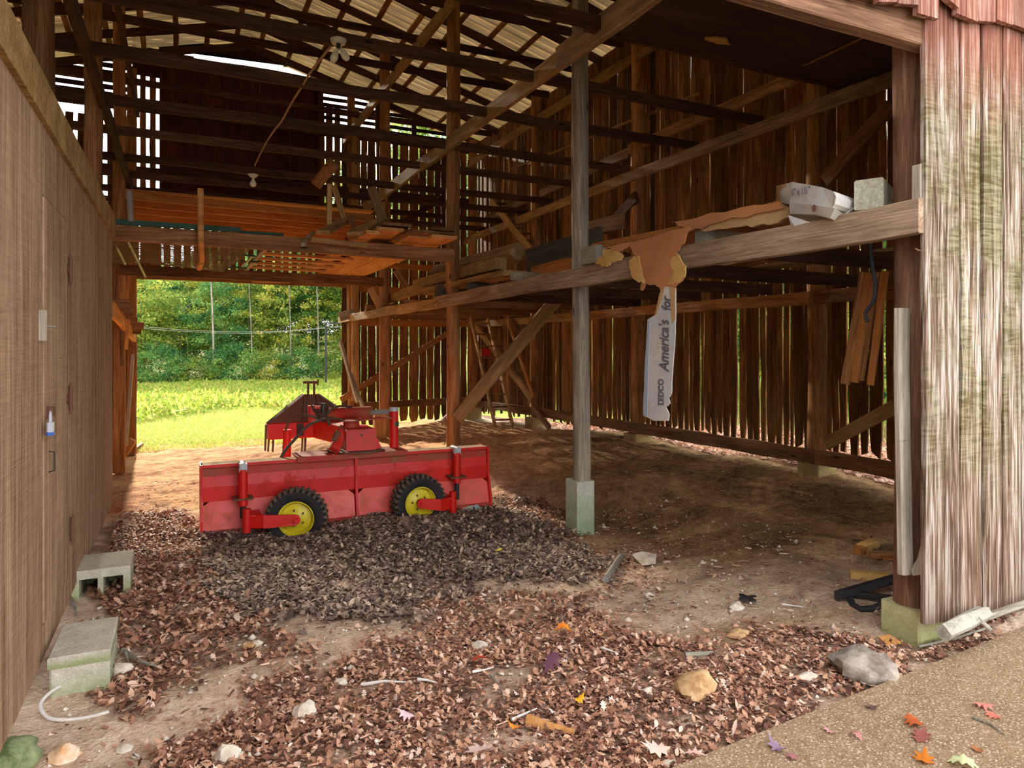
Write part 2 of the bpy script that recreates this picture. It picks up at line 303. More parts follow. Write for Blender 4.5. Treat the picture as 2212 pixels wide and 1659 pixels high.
# ------------------------------------------------------------ mesh builder
class MB:
    def __init__(s): s.v=[]; s.f=[]; s.r=[]
    def add(s,vs,fs,rnd=0.0):
        o=len(s.v); s.v+= [Vector(p) for p in vs]; s.f+= [tuple(i+o for i in f) for f in fs]; s.r+=[rnd]*len(vs)
        return s
    def box(s,a,b,rnd=0.0):
        (x0,y0,z0),(x1,y1,z1)=a,b
        return s.add([(x0,y0,z0),(x1,y0,z0),(x1,y1,z0),(x0,y1,z0),(x0,y0,z1),(x1,y0,z1),(x1,y1,z1),(x0,y1,z1)],
          [(0,3,2,1),(4,5,6,7),(0,1,5,4),(1,2,6,5),(2,3,7,6),(3,0,4,7)],rnd)
    def bar(s,p0,p1,w,h,up=(0,0,1),rnd=0.0,c=.12,seg=1,wob=0,taper=1):
        p0,p1=Vector(p0),Vector(p1); x=(p1-p0); L=x.length; x/=L; up=Vector(up)
        if abs(x.dot(up))>.98: up=Vector((0,1,0))
        y=up.cross(x).normalized(); z=x.cross(y)
        k=min(w,h)*c; a,b=w/2,h/2
        prof=[(-a+k,-b),(a-k,-b),(a,-b+k),(a,b-k),(a-k,b),(-a+k,b),(-a,b-k),(-a,-b+k)]
        vs=[];fs=[]; sd=R.random()*100
        for i in range(seg+1):
            t=i/seg; c0=p0.lerp(p1,t); q=1+(taper-1)*t
            oy=wob*noise.noise((t*L*.9+sd,0,0)); oz=wob*noise.noise((t*L*.9,sd,0)); sc=1+wob*1.2*noise.noise((t*L*1.7,sd,5))/max(min(w,h),.02)*.4
            for (u,v) in prof: vs.append(c0+y*(u*sc*q+oy)+z*(v*sc*q+oz))
        for i in range(seg):
            for j in range(8):
                fs.append((i*8+j,i*8+(j+1)%8,(i+1)*8+(j+1)%8,(i+1)*8+j))
        fs.append(tuple(reversed(range(8)))); fs.append(tuple(seg*8+j for j in range(8)))
        return s.add(vs,fs,rnd)
    def cyl(s,p0,p1,r,n=16,r1=None,rnd=0.0):
        return s.tube([p0,p1],r,n,rnd,radii=[r,r if r1 is None else r1])
    def tube(s,pts,r,n=8,rnd=0.0,radii=None,jit=0):
        pts=[Vector(p) for p in pts]; vs=[];fs=[]; N=len(pts); prevy=None
        for i,p in enumerate(pts):
            d=(pts[min(i+1,N-1)]-pts[max(i-1,0)]).normalized()
            if prevy is None:
                up=Vector((0,0,1)) if abs(d.z)<.9 else Vector((0,1,0)); y=up.cross(d).normalized()
            else: y=(prevy-d*prevy.dot(d)).normalized()
            prevy=y; z=d.cross(y); rr=radii[i] if radii else r
            for j in range(n):
                a=2*math.pi*j/n; q=rr*(1+jit*noise.noise((math.cos(a)*1.3+i*.25,math.sin(a)*1.3,rr*70)))
                vs.append(p+y*math.cos(a)*q+z*math.sin(a)*q)
        for i in range(N-1):
            for j in range(n): fs.append((i*n+j,i*n+(j+1)%n,(i+1)*n+(j+1)%n,(i+1)*n+j))
        fs.append(tuple(reversed(range(n)))); fs.append(tuple((N-1)*n+j for j in range(n)))
        return s.add(vs,fs,rnd)
    def poly(s,pts,n,rnd=0.0):
        """extrude polygon pts (3D, planar) by vector n"""
        k=len(pts); n=Vector(n); vs=[Vector(p) for p in pts]+[Vector(p)+n for p in pts]
        fs=[tuple(reversed(range(k))),tuple(range(k,2*k))]+[(i,(i+1)%k,k+(i+1)%k,k+i) for i in range(k)]
        return s.add(vs,fs,rnd)
    def ring(s,c,axis,prof,n=48,rnd=0.0,closed=True):
        """revolve prof [(r,h)] about axis through c"""
        c=Vector(c); a=Vector(axis).normalized(); up=Vector((0,0,1)) if abs(a.z)<.9 else Vector((1,0,0)); u=up.cross(a).normalized(); v=a.cross(u)
        vs=[];fs=[];m=len(prof)
        for i in range(n):
            t=2*math.pi*i/n; d=u*math.cos(t)+v*math.sin(t)
            for (r,h) in prof: vs.append(c+d*r+a*h)
        for i in range(n):
            for j in range(m if closed else m-1):
                fs.append((i*m+j,((i+1)%n)*m+j,((i+1)%n)*m+(j+1)%m,i*m+(j+1)%m))
        return s.add(vs,fs,rnd)
WM={}
def link(o,parent=None,mw=Matrix.Identity(4)):
    COL.objects.link(o); WM[o.name]=mw.copy()
    if parent is not None:
        o.parent=parent; o.matrix_parent_inverse=WM[parent.name].inverted(); o.matrix_basis=mw
    else: o.matrix_basis=mw
    return o
def props(o,label=None,cat=None,group=None,kind=None):
    for k,v in (('label',label),('category',cat),('group',group),('kind',kind)):
        if v: o[k]=v
    return o
def mesh_from(name,verts,faces,rnd,mat,smooth=False):
    me=bpy.data.meshes.new(name); me.from_pydata([tuple(v) for v in verts],[],faces); me.validate(); me.update()
    at=me.attributes.new('rnd','FLOAT','POINT')
    if len(me.vertices)==len(rnd): at.data.foreach_set('value',np.array(rnd,dtype=np.float32))
    me.materials.append(mat)
    if smooth:
        for p in me.polygons: p.use_smooth=True
        try: me.set_sharp_from_angle(angle=math.radians(38))
        except Exception: pass
    return me
def obj(name,mb,mat,parent=None,label=None,cat=None,group=None,kind=None,smooth=False,origin=None):
    mat=M[mat] if isinstance(mat,str) else mat
    if origin is None:
        xs=np.array([tuple(v) for v in mb.v]); lo,hi=xs.min(0),xs.max(0); origin=Vector(((lo[0]+hi[0])/2,(lo[1]+hi[1])/2,lo[2]))
    origin=Vector(origin)
    me=mesh_from(name,[v-origin for v in mb.v],mb.f,mb.r,mat,smooth)
    o=bpy.data.objects.new(name,me); link(o,parent,Matrix.Translation(origin)); return props(o,label,cat,group,kind)
def empty(name,loc,label,cat,group=None):
    o=bpy.data.objects.new(name,None); o.empty_display_size=.1; link(o,None,Matrix.Translation(Vector(loc))); return props(o,label,cat,group)
def member(name,p0,p1,w,h,mat,label,cat,group=None,up=(0,0,1),parent=None,wob=.012,c=.08,kind=None):
    """square timber; local X runs along its length"""
    p0,p1=Vector(p0),Vector(p1); x=(p1-p0); L=x.length; x=x/L; u=Vector(up)
    if abs(x.dot(u))>.98: u=Vector((0,1,0))
    y=u.cross(x).normalized(); z=x.cross(y); mid=(p0+p1)/2
    mw=Matrix.Translation(mid)@Matrix((x,y,z)).transposed().to_4x4()
    mb=MB().bar((-L/2,0,0),(L/2,0,0),w,h,seg=max(2,int(L/.28)),wob=wob,c=c)
    me=mesh_from(name,mb.v,mb.f,mb.r,M[mat]); o=bpy.data.objects.new(name,me); link(o,parent,mw)
    return props(o,label,cat,group,kind)
def log(name,p0,p1,r,mat,label,cat,group=None,r1=None,parent=None,jit=.25,flat=None):
    p0,p1=Vector(p0),Vector(p1); x=(p1-p0); L=x.length; x=x/L; u=Vector((0,0,1)) if abs(x.z)<.98 else Vector((0,1,0))
    y=u.cross(x).normalized(); z=x.cross(y); mid=(p0+p1)/2
    mw=Matrix.Translation(mid)@Matrix((x,y,z)).transposed().to_4x4()
    N=max(4,int(L/.25)); sd=R.random()*50; vs=[];fs=[];n=14; r1=r1 or r
    for i in range(N+1):
        t=i/N; rr=r+(r1-r)*t
        for j in range(n):
            a=2*math.pi*j/n; q=rr*(1+jit*.5*noise.noise((math.cos(a)+sd,math.sin(a),t*L*.5)))
            # squarish section
            q*=1/max(abs(math.cos(a)),abs(math.sin(a)))**.35
            oy=.02*noise.noise((t*L*.4,sd,0)); oz=.02*noise.noise((sd,t*L*.4,0))
            vs.append((-L/2+L*t,math.cos(a)*q+oy,math.sin(a)*q+oz))
    for i in range(N):
        for j in range(n): fs.append((i*n+j,i*n+(j+1)%n,(i+1)*n+(j+1)%n,(i+1)*n+j))
    fs.append(tuple(reversed(range(n)))); fs.append(tuple(N*n+j for j in range(n)))
    me=mesh_from(name,vs,fs,[0]*len(vs),M[mat],True); o=bpy.data.objects.new(name,me); link(o,parent,mw)
    return props(o,label,cat,group)
def np_obj(name,V,T,rnd,mat,label=None,cat=None,group=None,kind='stuff',parent=None,extra=None,smooth=False,quads=False,loc=(0,0,0)):
    k=4 if quads else 3
    me=bpy.data.meshes.new(name); me.vertices.add(len(V)); me.vertices.foreach_set('co',V.astype(np.float32).ravel())
    T=T.astype(np.int32); me.loops.add(T.size); me.loops.foreach_set('vertex_index',T.ravel()); me.polygons.add(len(T))
    me.polygons.foreach_set('loop_start',np.arange(0,T.size,k,dtype=np.int32)); me.polygons.foreach_set('loop_total',np.full(len(T),k,dtype=np.int32))
    me.update(calc_edges=True)
    for nm,arr in [('rnd',rnd)]+list((extra or {}).items()):
        if arr is None: continue
        a=me.attributes.new(nm,'FLOAT','POINT'); a.data.foreach_set('value',arr.astype(np.float32))
    me.materials.append(M[mat])
    if smooth: me.polygons.foreach_set('use_smooth',np.ones(len(T),dtype=bool))
    o=bpy.data.objects.new(name,me); link(o,parent,Matrix.Translation(Vector(loc))); return props(o,label,cat,group,kind)
def sub(mat): return M[mat]
# ============================================================ SETTING
EX=6.85; EZ=6.85; RX=1.33; SL=.275; BY=16.6; FY=2.35
def roofz(x): return EZ+SL*(EX-max(x,RX)) if x>=RX else EZ+SL*(EX-RX)-SL*(RX-x)
def plank(mb,axis,c,u0,u1,z0,z1,th=.022,wav=.006,rag=0.0,rnd=None,taper=0):
    n=max(2,int((z1-z0)/.22)); sd=R.random()*100; rnd=R.random() if rnd is None else rnd
    vs=[];fs=[]; w=u1-u0; skew=R.uniform(-1,1)*wav*1.2
    for i in range(n+1):
        t=i/n; z=z0+(z1-z0)*t
        a=u0+wav*1.6*noise.noise((z*1.3,sd,0))+wav*.9*noise.noise((z*5,sd,0))+skew*t; b=u1+wav*1.6*noise.noise((z*1.3,sd,9))+wav*.9*noise.noise((z*5,sd,9))+skew*t
        if taper and z-z0<taper: q=(1-(z-z0)/taper)**1.4; a+=w*.3*q*(.6+.4*noise.noise((sd,1,0))); b-=w*.3*q*(.6+.4*noise.noise((sd,2,0)))
        if i==0: za=z+rag*R.uniform(0,1); zb=z+rag*R.uniform(0,1)
        else: za=zb=z
        for (u,zz,d) in ((a,za,0),(b,zb,0),(b,zb,th),(a,za,th)):
            vs.append((c+d,u,zz) if axis=='X' else (u,c+d,zz))
    for i in range(n):
        for j in range(4): fs.append((i*4+j,i*4+(j+1)%4,(i+1)*4+(j+1)%4,(i+1)*4+j))
    fs.append((0,3,2,1)); fs.append(tuple(n*4+j for j in range(4))); mb.add(vs,fs,rnd)
def planks(mb,axis,c,a,b,z0,z1,w,gap,**k):
    u=a
    while u<b-.03:
        ww=R.uniform(*w); e=min(u+ww,b)
        zz0=z0(u) if callable(z0) else z0; zz1=min(z1(u),z1(e)) if callable(z1) else z1
        if e-u>.02 and zz1>zz0+.05: plank(mb,axis,c+R.uniform(0,.012),u,e,zz0,zz1,**k)
        u=e+R.uniform(*gap)
# --- dirt floor
def inpoly(px,py,poly):
    c=np.zeros(px.shape,bool); n=len(poly)
    for i in range(n):
        x0,y0=poly[i]; x1,y1=poly[(i+1)%n]
        if y0==y1: continue
        k=((y0>py)!=(y1>py))&(px<(x1-x0)*(py-y0)/(y1-y0)+x0); c^=k
    return c
def proj_np(X,Y,Z):
    t=ST*X+CT*Y; t=np.where(np.abs(t)<.05,.05,t); xc=(X*CT-Y*ST)/t
    px=1106+F*xc; py=750-F*(Z-H)/t; bad=t<.5
    return np.where(bad,-1e4,px),np.where(bad,1e5,py)
POLY={
 'fore':([(330,1700),(380,1600),(560,1500),(700,1430),(830,1390),(1060,1350),(1300,1335),(1500,1395),(1700,1370),(1900,1400),(2040,1370),(2212,1285),(2212,1330),(2080,1400),(1860,1510),(1500,1665),(1400,1800),(300,1900)],1.0),
 'pile':([(436,1148),(560,1150),(700,1125),(860,1105),(1060,1080),(1190,1130),(1240,1190),(1350,1230),(1300,1245),(1100,1250),(960,1290),(880,1330),(700,1350),(500,1330),(455,1250)],1.0),  # leaf drift, covering the area of the blade's shadow
 'left':([(165,1230),(250,1110),(330,1090),(430,1120),(450,1180),(500,1330),(600,1330),(640,1400),(500,1440),(380,1480),(330,1520),(240,1560),(200,1500),(250,1350),(160,1290)],.75),
 'band':([(900,1330),(1000,1290),(1200,1290),(1330,1260),(1370,1275),(1250,1345),(1080,1330),(960,1370)],.6),
 'right':([(1055,1092),(1130,1075),(1210,1085),(1235,1130),(1210,1160),(1180,1140)],.8),
 'post':([(1290,1195),(1450,1220),(1430,1300),(1330,1300),(1270,1230)],.3),
}
def dens(X,Y,Z):
    px,py=proj_np(X,Y,Z); nn=.35*np.sin(X*5.3+Y*3.1)*np.sin(Y*7.7-X*2.2)+.25*np.sin(X*13+1)*np.sin(Y*17+2)
    jx=px+26*np.sin(Y*9+X*4)+18*np.sin(X*23+Y*11); jy=py+12*np.sin(X*8+Y*5)+7*np.sin(X*19-Y*16)
    d=np.zeros(X.shape)
    for k,(pl,v) in POLY.items():
        vv=v*np.clip(.85+nn,0,1) if k in('fore','left') else v*np.clip(.9+nn*.8,0,1)
        d=np.maximum(d,np.where(inpoly(jx,jy,pl),vv,0))
    d=np.maximum(d,np.where((X>7.05)&(Y>1.5),.9,0)); 
    d=np.maximum(d,np.where(Y<1.75,.8,0)*(X<1.3))
    return d
xs=np.arange(-5,14.01,.055); ys=np.arange(-1.5,17.6,.055); XX,YY=np.meshgrid(xs,ys); ZZ=gz_np(XX,YY)
hn=np.zeros(XX.shape)
flat=np.array([noise.fractal(Vector((x*2.2,y*2.2,0)),.9,2.0,4) for x,y in zip(XX.ravel(),YY.ravel())]).reshape(XX.shape)
flat2=np.array([noise.noise(Vector((x*9,y*9,3))) for x,y in zip(XX.ravel(),YY.ravel())]).reshape(XX.shape)
sunlit_sandm=np.clip((YY-7.2)/1.5,0,1)*np.clip((5.6-XX)/1.2+np.clip((YY-9)/2,0,1),0,1); sunlit_sandm=np.maximum(sunlit_sandm,np.clip(1-((XX-3.2)**2+(YY-5.6)**2*2)/.5,0,1)*.6)  # sand towards the rear, its sunlit gold carried by colour
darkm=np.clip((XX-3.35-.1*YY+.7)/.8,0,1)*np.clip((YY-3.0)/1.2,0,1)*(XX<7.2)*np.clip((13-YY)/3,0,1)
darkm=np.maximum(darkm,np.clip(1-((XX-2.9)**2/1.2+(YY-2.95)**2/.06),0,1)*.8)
ZZ=ZZ+np.where(YY<2.15+.09*(XX-1.75),.3,1)*flat*(.018+.02*darkm+.012*sunlit_sandm)+flat2*.006*(1+darkm+sunlit_sandm)
leafy=dens(XX,YY,ZZ)
ny,nx=XX.shape; idx=np.arange(nx*ny).reshape(ny,nx)
Q=np.stack([idx[:-1,:-1],idx[:-1,1:],idx[1:,1:],idx[1:,:-1]],-1).reshape(-1,4)
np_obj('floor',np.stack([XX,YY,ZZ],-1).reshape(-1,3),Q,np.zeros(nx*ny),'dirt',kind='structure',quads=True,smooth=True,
   extra={'dark':darkm.ravel(),'sand':sunlit_sandm.ravel(),'leafy':np.clip(leafy.ravel(),0,1)*.9})
# --- meadow and wooded hill
xs=np.concatenate([np.arange(-60,-6,2.),np.arange(-6,16,.4),np.arange(16,80,2.)]); ys=np.concatenate([np.arange(-6,16,2.),np.arange(16,66,.6),np.arange(66,110,3.)])
MX,MY=np.meshgrid(xs,ys)
def mz(X,Y):
    base=np.where((X>7)&(Y<16.8),-.16-.02*(Y-5),-.64-.017*(Y-17))
    base=np.where((X<=7.)&(Y<17.3)&(Y>-2)&(X>-5),-1.2,base)
    base=base+np.clip(Y-62,0,99)*.13+np.clip(X-20,0,99)*.2+.05*np.sin(X*.7)*np.sin(Y*.5)
    return base
MZ=mz(MX,MY); ny,nx=MX.shape; idx=np.arange(nx*ny).reshape(ny,nx)
Q=np.stack([idx[:-1,:-1],idx[:-1,1:],idx[1:,1:],idx[1:,:-1]],-1).reshape(-1,4)
np_obj('meadow_ground',np.stack([MX,MY,MZ],-1).reshape(-1,3),Q,np.zeros(nx*ny),'meadow',kind='structure',quads=True,smooth=True)
# --- concrete slab in front
mb=MB(); e0=G(1500,1659); e1=G(2212,1362)
dx=(e1-e0).normalized(); a=e0-dx*2.2; b=e1+dx*5
mb.poly([(a.x,a.y,-.1),(a.x,a.y-4,-.1),(b.x,a.y-4,-.1),(b.x,b.y,-.1)],(0,0,.135))
obj('trim_1',mb,'slab',kind='structure',origin=(0,0,0))
# --- right wall
mb=MB()
def zbR(y): return (.30 if y<9 else .26-.06*(y-9)/1.5)+R.uniform(-.1,.08)
u=2.45
gaps=[pX(p,800,EX).y for p in (1487,1592,1641,1705,1781,1830,1905)]
gy=sorted([2.45,BY]+gaps+[8.,11.,13.5])
for g0,g1 in zip(gy[:-1],gy[1:]):
    planks(mb,'X',EX,g0+.012,g1-.014,zbR,lambda y:3.2+R.uniform(-.12,.12),(.09,.17),(.0,.012),wav=.012,rag=.09,taper=.55,th=.02)
planks(mb,'X',EX+.035,2.45,BY,lambda y:2.95,lambda y:EZ-.02,(.09,.17),(.0,.012),wav=.01,th=.02)
# frieze boards under the eave
for k in range(3): plank(mb,'X',EX-.02,2.4+k*4.75,2.4+(k+1)*4.75-.02,6.45+.005*k,6.84,th=.02,wav=.01)
obj('wall_right',mb,'vert',kind='structure',origin=(0,0,0))
# --- back wall
mb=MB()
planks(mb,'Y',BY,3.42,EX,lambda x:-.36+.05*(x-3.4)+R.uniform(-.03,.05),6.6,(.13,.24),(.014,.036),wav=.012,rag=.08,taper=.2)
planks(mb,'Y',BY,2.88,3.38,3.2,lambda x:min(7.3,roofz(x)),(.13,.16),(.03,.045),wav=.01)
planks(mb,'Y',BY+.03,-.95,3.42,3.25,4.34,(.1,.16),(.05,.075),wav=.01)
planks(mb,'Y',BY,-.95,-.42,3.2,7.4,(.09,.12),(.055,.075),wav=.01)
planks(mb,'Y',BY,-3.95,-.95,-.65,lambda x:6.4,(.14,.2),(.05,.08),wav=.01)
obj('wall_back',mb,'vert',kind='structure',origin=(0,0,0))
mb=MB()
for k in range(5):
    x0=-.42+k*.66; zt_=8.3 if k==-1 else min(7.93-.03*k,roofz(x0+.65)-.06); mb.box((x0,BY+.0,4.3),(x0+.65,BY+.02,zt_),R.random())
for k in range(6): mb.box((-.44+k*.66,BY-.05,4.3),(-.38+k*.66,BY,7.7),.8)
mb.poly([(-.6,BY-.01,8.07),(2.4,BY-.01,8.07),(RX,BY-.01,roofz(RX)-.0),(-.1,BY-.01,roofz(-.1))],(0,.02,0)); mb.box((-.45,BY,7.9),(-.02,BY+.02,8.06)); mb.box((-.95,BY,7.35),(-.42,BY+.02,7.75))
obj('wall_back_panel',mb,'vertdark',kind='structure',origin=(0,0,0))
mb=MB()
z=6.66
while z<8.2:
    x1=min(6.3,EX-(z+.03-EZ)/SL if z>EZ else 6.6)
    if x1>2.95: 
        n=10
        vs=[];fs=[]; sd=R.random()*50
        for i in range(n+1):
            x=2.9+(x1-2.9)*i/n; o=.012*noise.noise((x*2,sd,0))
            for (y,zz) in ((BY,z+o),(BY+.02,z+o),(BY+.02,z+.085+o),(BY,z+.085+o)): vs.append((x,y,zz))
        for i in range(n):
            for j in range(4): fs.append((i*4+j,i*4+(j+1)%4,(i+1)*4+(j+1)%4,(i+1)*4+j))
        mb.add(vs,fs,R.random())
    x0=max(-3.9,RX-(8.36-z)/SL+.2)
    if z>6.4: mb.box((x0,BY,z),(-.95,BY+.02,z+.1),R.random())
    z+=.15
obj('wall_back_gable',mb,'horiz',kind='structure',origin=(0,0,0))
# --- left wall of barn
mb=MB(); planks(mb,'X',-3.97,2.4,BY,-.3,6.8-1.4*0,(.12,.2),(.004,.02),wav=.008)
obj('wall_left_outer',mb,'vert',kind='structure',origin=(0,0,0))
# --- siding room wall (left)
SX=-.593
mb=MB(); u=-.6; ws=[.203]*80; i=0
DY0=pX(92,700,SX).y; DY1=pX(147,700,SX).y
cuts=[-.6]
y=-.6
while y<7.5: y+=.2; cuts.append(min(y,7.5))
for a,b in zip(cuts[:-1],cuts[1:]):
    segs=[(a,b)]
    for (s,e) in segs:
        if s>=DY0-.001 and e<=DY1+.001: 
            mb.box((SX-.03,s,2.33),(SX,e,2.84)); mb.box((SX-.03,s,.14),(SX,e,.3)); continue
        if e<=DY0 or s>=DY1: mb.box((SX-.03,s+.003,.14+R.uniform(0,.01)),(SX,e-.003,2.84),R.random())
        else:
            if s<DY0: mb.box((SX-.03,s+.003,.14),(SX,DY0-.004,2.84),R.random())
            if e>DY1: mb.box((SX-.03,DY1+.006,.14),(SX,e-.003,2.84),R.random())
            m0,m1=max(s,DY0),min(e,DY1); mb.box((SX-.03,m0,2.33),(SX,m1,2.84)); mb.box((SX-.03,m0,.14),(SX,m1,.3))
mb.box((SX-.05,-.6,.16),(SX-.03,7.5,2.83)); mb.box((-3.9,7.44,.16),(SX-.05,7.5,2.83)); mb.box((-3.9,-.6,.16),(SX-.05,-.55,2.83))
obj('wall_left',mb,'siding',kind='structure',origin=(0,0,0))
mb=MB().bar((SX+.012,-.6,2.77),(SX+.012,7.52,2.74),.028,.2,c=.05,seg=20,wob=.006)
obj('trim_2',mb,M['beam'],kind='structure')
mb=MB()
for s in np.arange(DY0+.004,DY1-.02,.2): mb.box((SX-.02,s+.002,.31),(SX+.006,min(s+.2,DY1-.006)-.002,2.32),R.random())
mb.box((SX-.03,DY0+.004,.31),(SX-.015,DY1-.006,2.32))
door=obj('door_1',mb,'siding',kind='structure',origin=(0,0,0))
for (px,py) in ((145,583),(145,861),(149,1144)):
    p=pX(px,py,SX); m=MB().cyl((SX+.018,p.y,p.z-.07),(SX+.018,p.y,p.z+.07),.011,12).cyl((SX+.018,p.y,p.z-.09),(SX+.018,p.y,p.z+.09),.006,8)
    m.poly([(SX+.008,p.y-.005,p.z-.035),(SX+.008,p.y-.065,p.z-.012),(SX+.008,p.y-.065,p.z+.012),(SX+.008,p.y-.005,p.z+.035)],(.004,0,0))
    h=obj('hinge',m,'rust',door)
p=pX(100,890,SX); m=MB().box((SX+.006,p.y-.07,p.z-.03),(SX+.012,p.y-.01,p.z+.03)).box((SX+.01,p.y-.01,p.z-.022),(SX+.03,p.y+.05,p.z+.022))
obj('hasp',m,'rust',door)
p=pX(160/2.59+40,1185/2.59+540,SX); m=MB().tube([(SX+.008,p.y,p.z-.05),(SX+.03,p.y,p.z-.045),(SX+.03,p.y,p.z+.045),(SX+.008,p.y,p.z+.05)],.004,6)
obj('wire_handle',m,'blackm',door)
# padlock
p=pX(109,905,SX+.035)
pl=empty('padlock',(p.x,p.y,p.z-.06),'small padlock with blue base hanging from the hasp on the siding door','padlock')
m=MB(); pts=[(p.x,p.y+.016*math.cos(a),p.z+.012+.022*math.sin(a)) for a in np.linspace(0,math.pi,9)]; pts=[(p.x,p.y+.016,p.z-.02)]+pts+[(p.x,p.y-.016,p.z-.02)]
obj('shackle',m.tube(pts,.0045,8),'chrome',pl,smooth=True)
obj('lock_body',MB().bar((p.x,p.y,p.z-.062),(p.x,p.y,p.z-.015),.026,.05,c=.2),'chrome',pl)
obj('lock_base',MB().bar((p.x,p.y,p.z-.076),(p.x,p.y,p.z-.06),.03,.055,c=.25),'bluel',pl)
p=pX(84,703,SX); t=member('turn_latch',(SX+.012,p.y,p.z-.07),(SX+.012,p.y,p.z+.07),.04,.018,'grate','small pale wooden turn latch screwed to the siding beside the door seam','latch',wob=0)
obj('screw',MB().cyl((SX+.02,p.y+.005,p.z),(SX+.06,p.y+.03,p.z-.005),.004,8),'steel',t)
# --- front wall (outside boards, right) and upper course
mb=MB()
cuts=[pY(p,900,FY-.03).x for p in (1999,2075,2123,2167,2207)]
while cuts[-1]<7.1: cuts.append(cuts[-1]+R.uniform(.17,.24))
zb=[.155,.1,.12,.14,.15]
for i,(a,b) in enumerate(zip(cuts[:-1],cuts[1:])):
    plank(mb,'Y',FY-.03,a+(.012 if i==1 else .004),b-(.012 if i==0 else .009),zb[i] if i<5 else .14,3.52,th=.028,wav=.006 if i!=1 else .016,rag=.03,rnd=R.random(),)
obj('wall_front_right',mb,'ext',kind='structure',origin=(0,0,0))
mb=MB(); x=-4.1
while x<7.2:
    w=R.uniform(.13,.22); z0=(3.345 if x>3.48 else 3.275)+R.uniform(-.025,.025); plank(mb,'Y',FY-.075-R.uniform(0,.02),x,x+w-.004,z0,max(4.2,min(roofz(x),roofz(x+w))),th=.03,wav=.004,rag=.05); x+=w
obj('wall_front_upper',mb,'ext',kind='structure',origin=(0,0,0))
# --- roof sheets
mb=MB()
def slope(x0,x1):
    ys=[];y=2.0
    while y<17.1: ys+= [(y,0),(y+.05,0),(y+.062,.022),(y+.1,.022),(y+.112,0),(y+.17,0)]; y+=.22
    vs=[];fs=[];n=len(ys)
    for (x,) in ((x0,),(x1,)):
        zz=EZ+SL*(EX-x) if x>=RX else EZ+SL*(EX-RX)-SL*(RX-x)
        for (yy,dz) in ys: vs.append((x,yy,zz+.12+dz))
    for i in range(n-1): fs.append((i,i+1,n+i+1,n+i))
    mb.add(vs,fs)
slope(RX,7.25); slope(-4.6,RX)
obj('roof',mb,'tin',kind='structure',origin=(0,0,0))
# --- front soffit
mb=MB()
for k in range(3): mb.box((3.5+k*1.1,FY,4.5),(3.5+(k+1)*1.1-.006,5.33,4.52),.3+.1*k)
obj('ceiling',mb,'soffit',kind='structure',origin=(0,0,0))
member('trim_3',pZ(1735,142,4.49),pZ(1885,70,4.49),.02,.012,'post',None,None,kind='structure')
mb=MB(); c=pZ(1553,88,4.48); vs=[(c.x+.13*math.cos(a)*(1+.3*math.sin(3*a)),c.y+.05*math.sin(a)*(1+.2*math.cos(5*a)),4.475) for a in np.linspace(0,2*math.pi,18)[:-1]]
mb.poly(vs,(0,0,.02)); obj('dauber_nest',mb,'foam',label='pale crusty patch of mud nest stuck to the dark soffit',cat='nest')
# ============================================================ POSTS, PIERS
def pier(px,X,Y,w,z0,z1,mat,label,d=None):
    d=d or w; m=MB().bar((X,Y,z0),(X,Y,z1),w,d,c=.05,seg=3,wob=.006); return obj('concrete_pier',m,mat,label=label,cat='pier',group='piers under the posts')
def post(X,Y,z0,z1,r,mat,label,group='barn posts',r1=None):
    return log('wooden_post',(X,Y,z0),(X,Y,z1),r,mat,label,'post',group,r1)
CX=3.6
# centre row
pier(0,3.67,2.53,.235,-.02,.19,'pierg','square yellow-green concrete pier under the post at the front right opening')
post(3.655,2.53,.19,3.42,.088,'postred','weathered reddish post standing at the right edge of the front opening',r1=.09)
pier(0,3.585,5.97,.2,-.32,.29,'pier','tall pale concrete pier with green algae under the middle front post',d=.24)
post(3.585,5.97,.29,7.5,.083,'postgrey','smooth grey post on the tall concrete pier near the middle of the photo')
pY9=pX(979,900,3.6).y; post(3.6,pY9,.12,7.5,.098,'post','brown post just behind the right half of the red machine blade')
py13=pX(831,800,3.6).y; post(3.6,py13,-.3,7.55,.105,'post','crooked orange-brown post behind the red turntable of the machine',r1=.1)
post(3.6,16.45,-.55,7.5,.09,'post','round post at the right jamb of the far doorway')
# left row
for (y,z0,lab) in ((6.1,.1,'dark post rising above the siding wall nearest the upper left corner'),(9.5,-.3,'second dark post rising behind the top of the siding wall'),(13.3,-.48,'orange-brown square post just past the far end of the siding wall'),(16.45,-.6,'post at the left jamb of the far doorway')):
    member('wooden_post',(-.95,y,z0),(-.95,y,7.4),.18,.18,'barn' if y<10 else 'post',lab,'post','barn posts',wob=.02)
# right wall row
WX=6.66
for (px,zp,zt,r,lab,plab,pm) in ((1763,.02,.27,.1,'round post on the right wall nearest the front opening','tan concrete footing under the nearest round post of the right wall','piery'),
     (1378,-.05,.22,.105,'round post on the right wall behind the hanging cardboard strip','tan concrete footing under the post behind the hanging cardboard','piery'),
     (1157,-.2,.15,.1,'round post on the right wall to the right of the ladder','pale footing block under the right wall post beside the ladder','piery'),
     (1022,-.35,.16,.1,'corner post behind the ladder where the back and right walls meet','pale footing block under the far corner post','piery')):
    y=pX(px,800,WX).y; y=min(y,BY-.12)
    pier(0,WX,y,.3 if px>1500 else .34,zp-.1,zt,pm,plab); post(WX,y,zt,6.85,r,'post',lab)
member('wooden_post',pY(767,600,16.35)+Vector((0,0,-2.9)),Vector((pY(767,600,16.35).x,16.35,7.2)),.17,.1,'beam','squared lighter post beside the round right jamb post of the far doorway','post','barn posts')
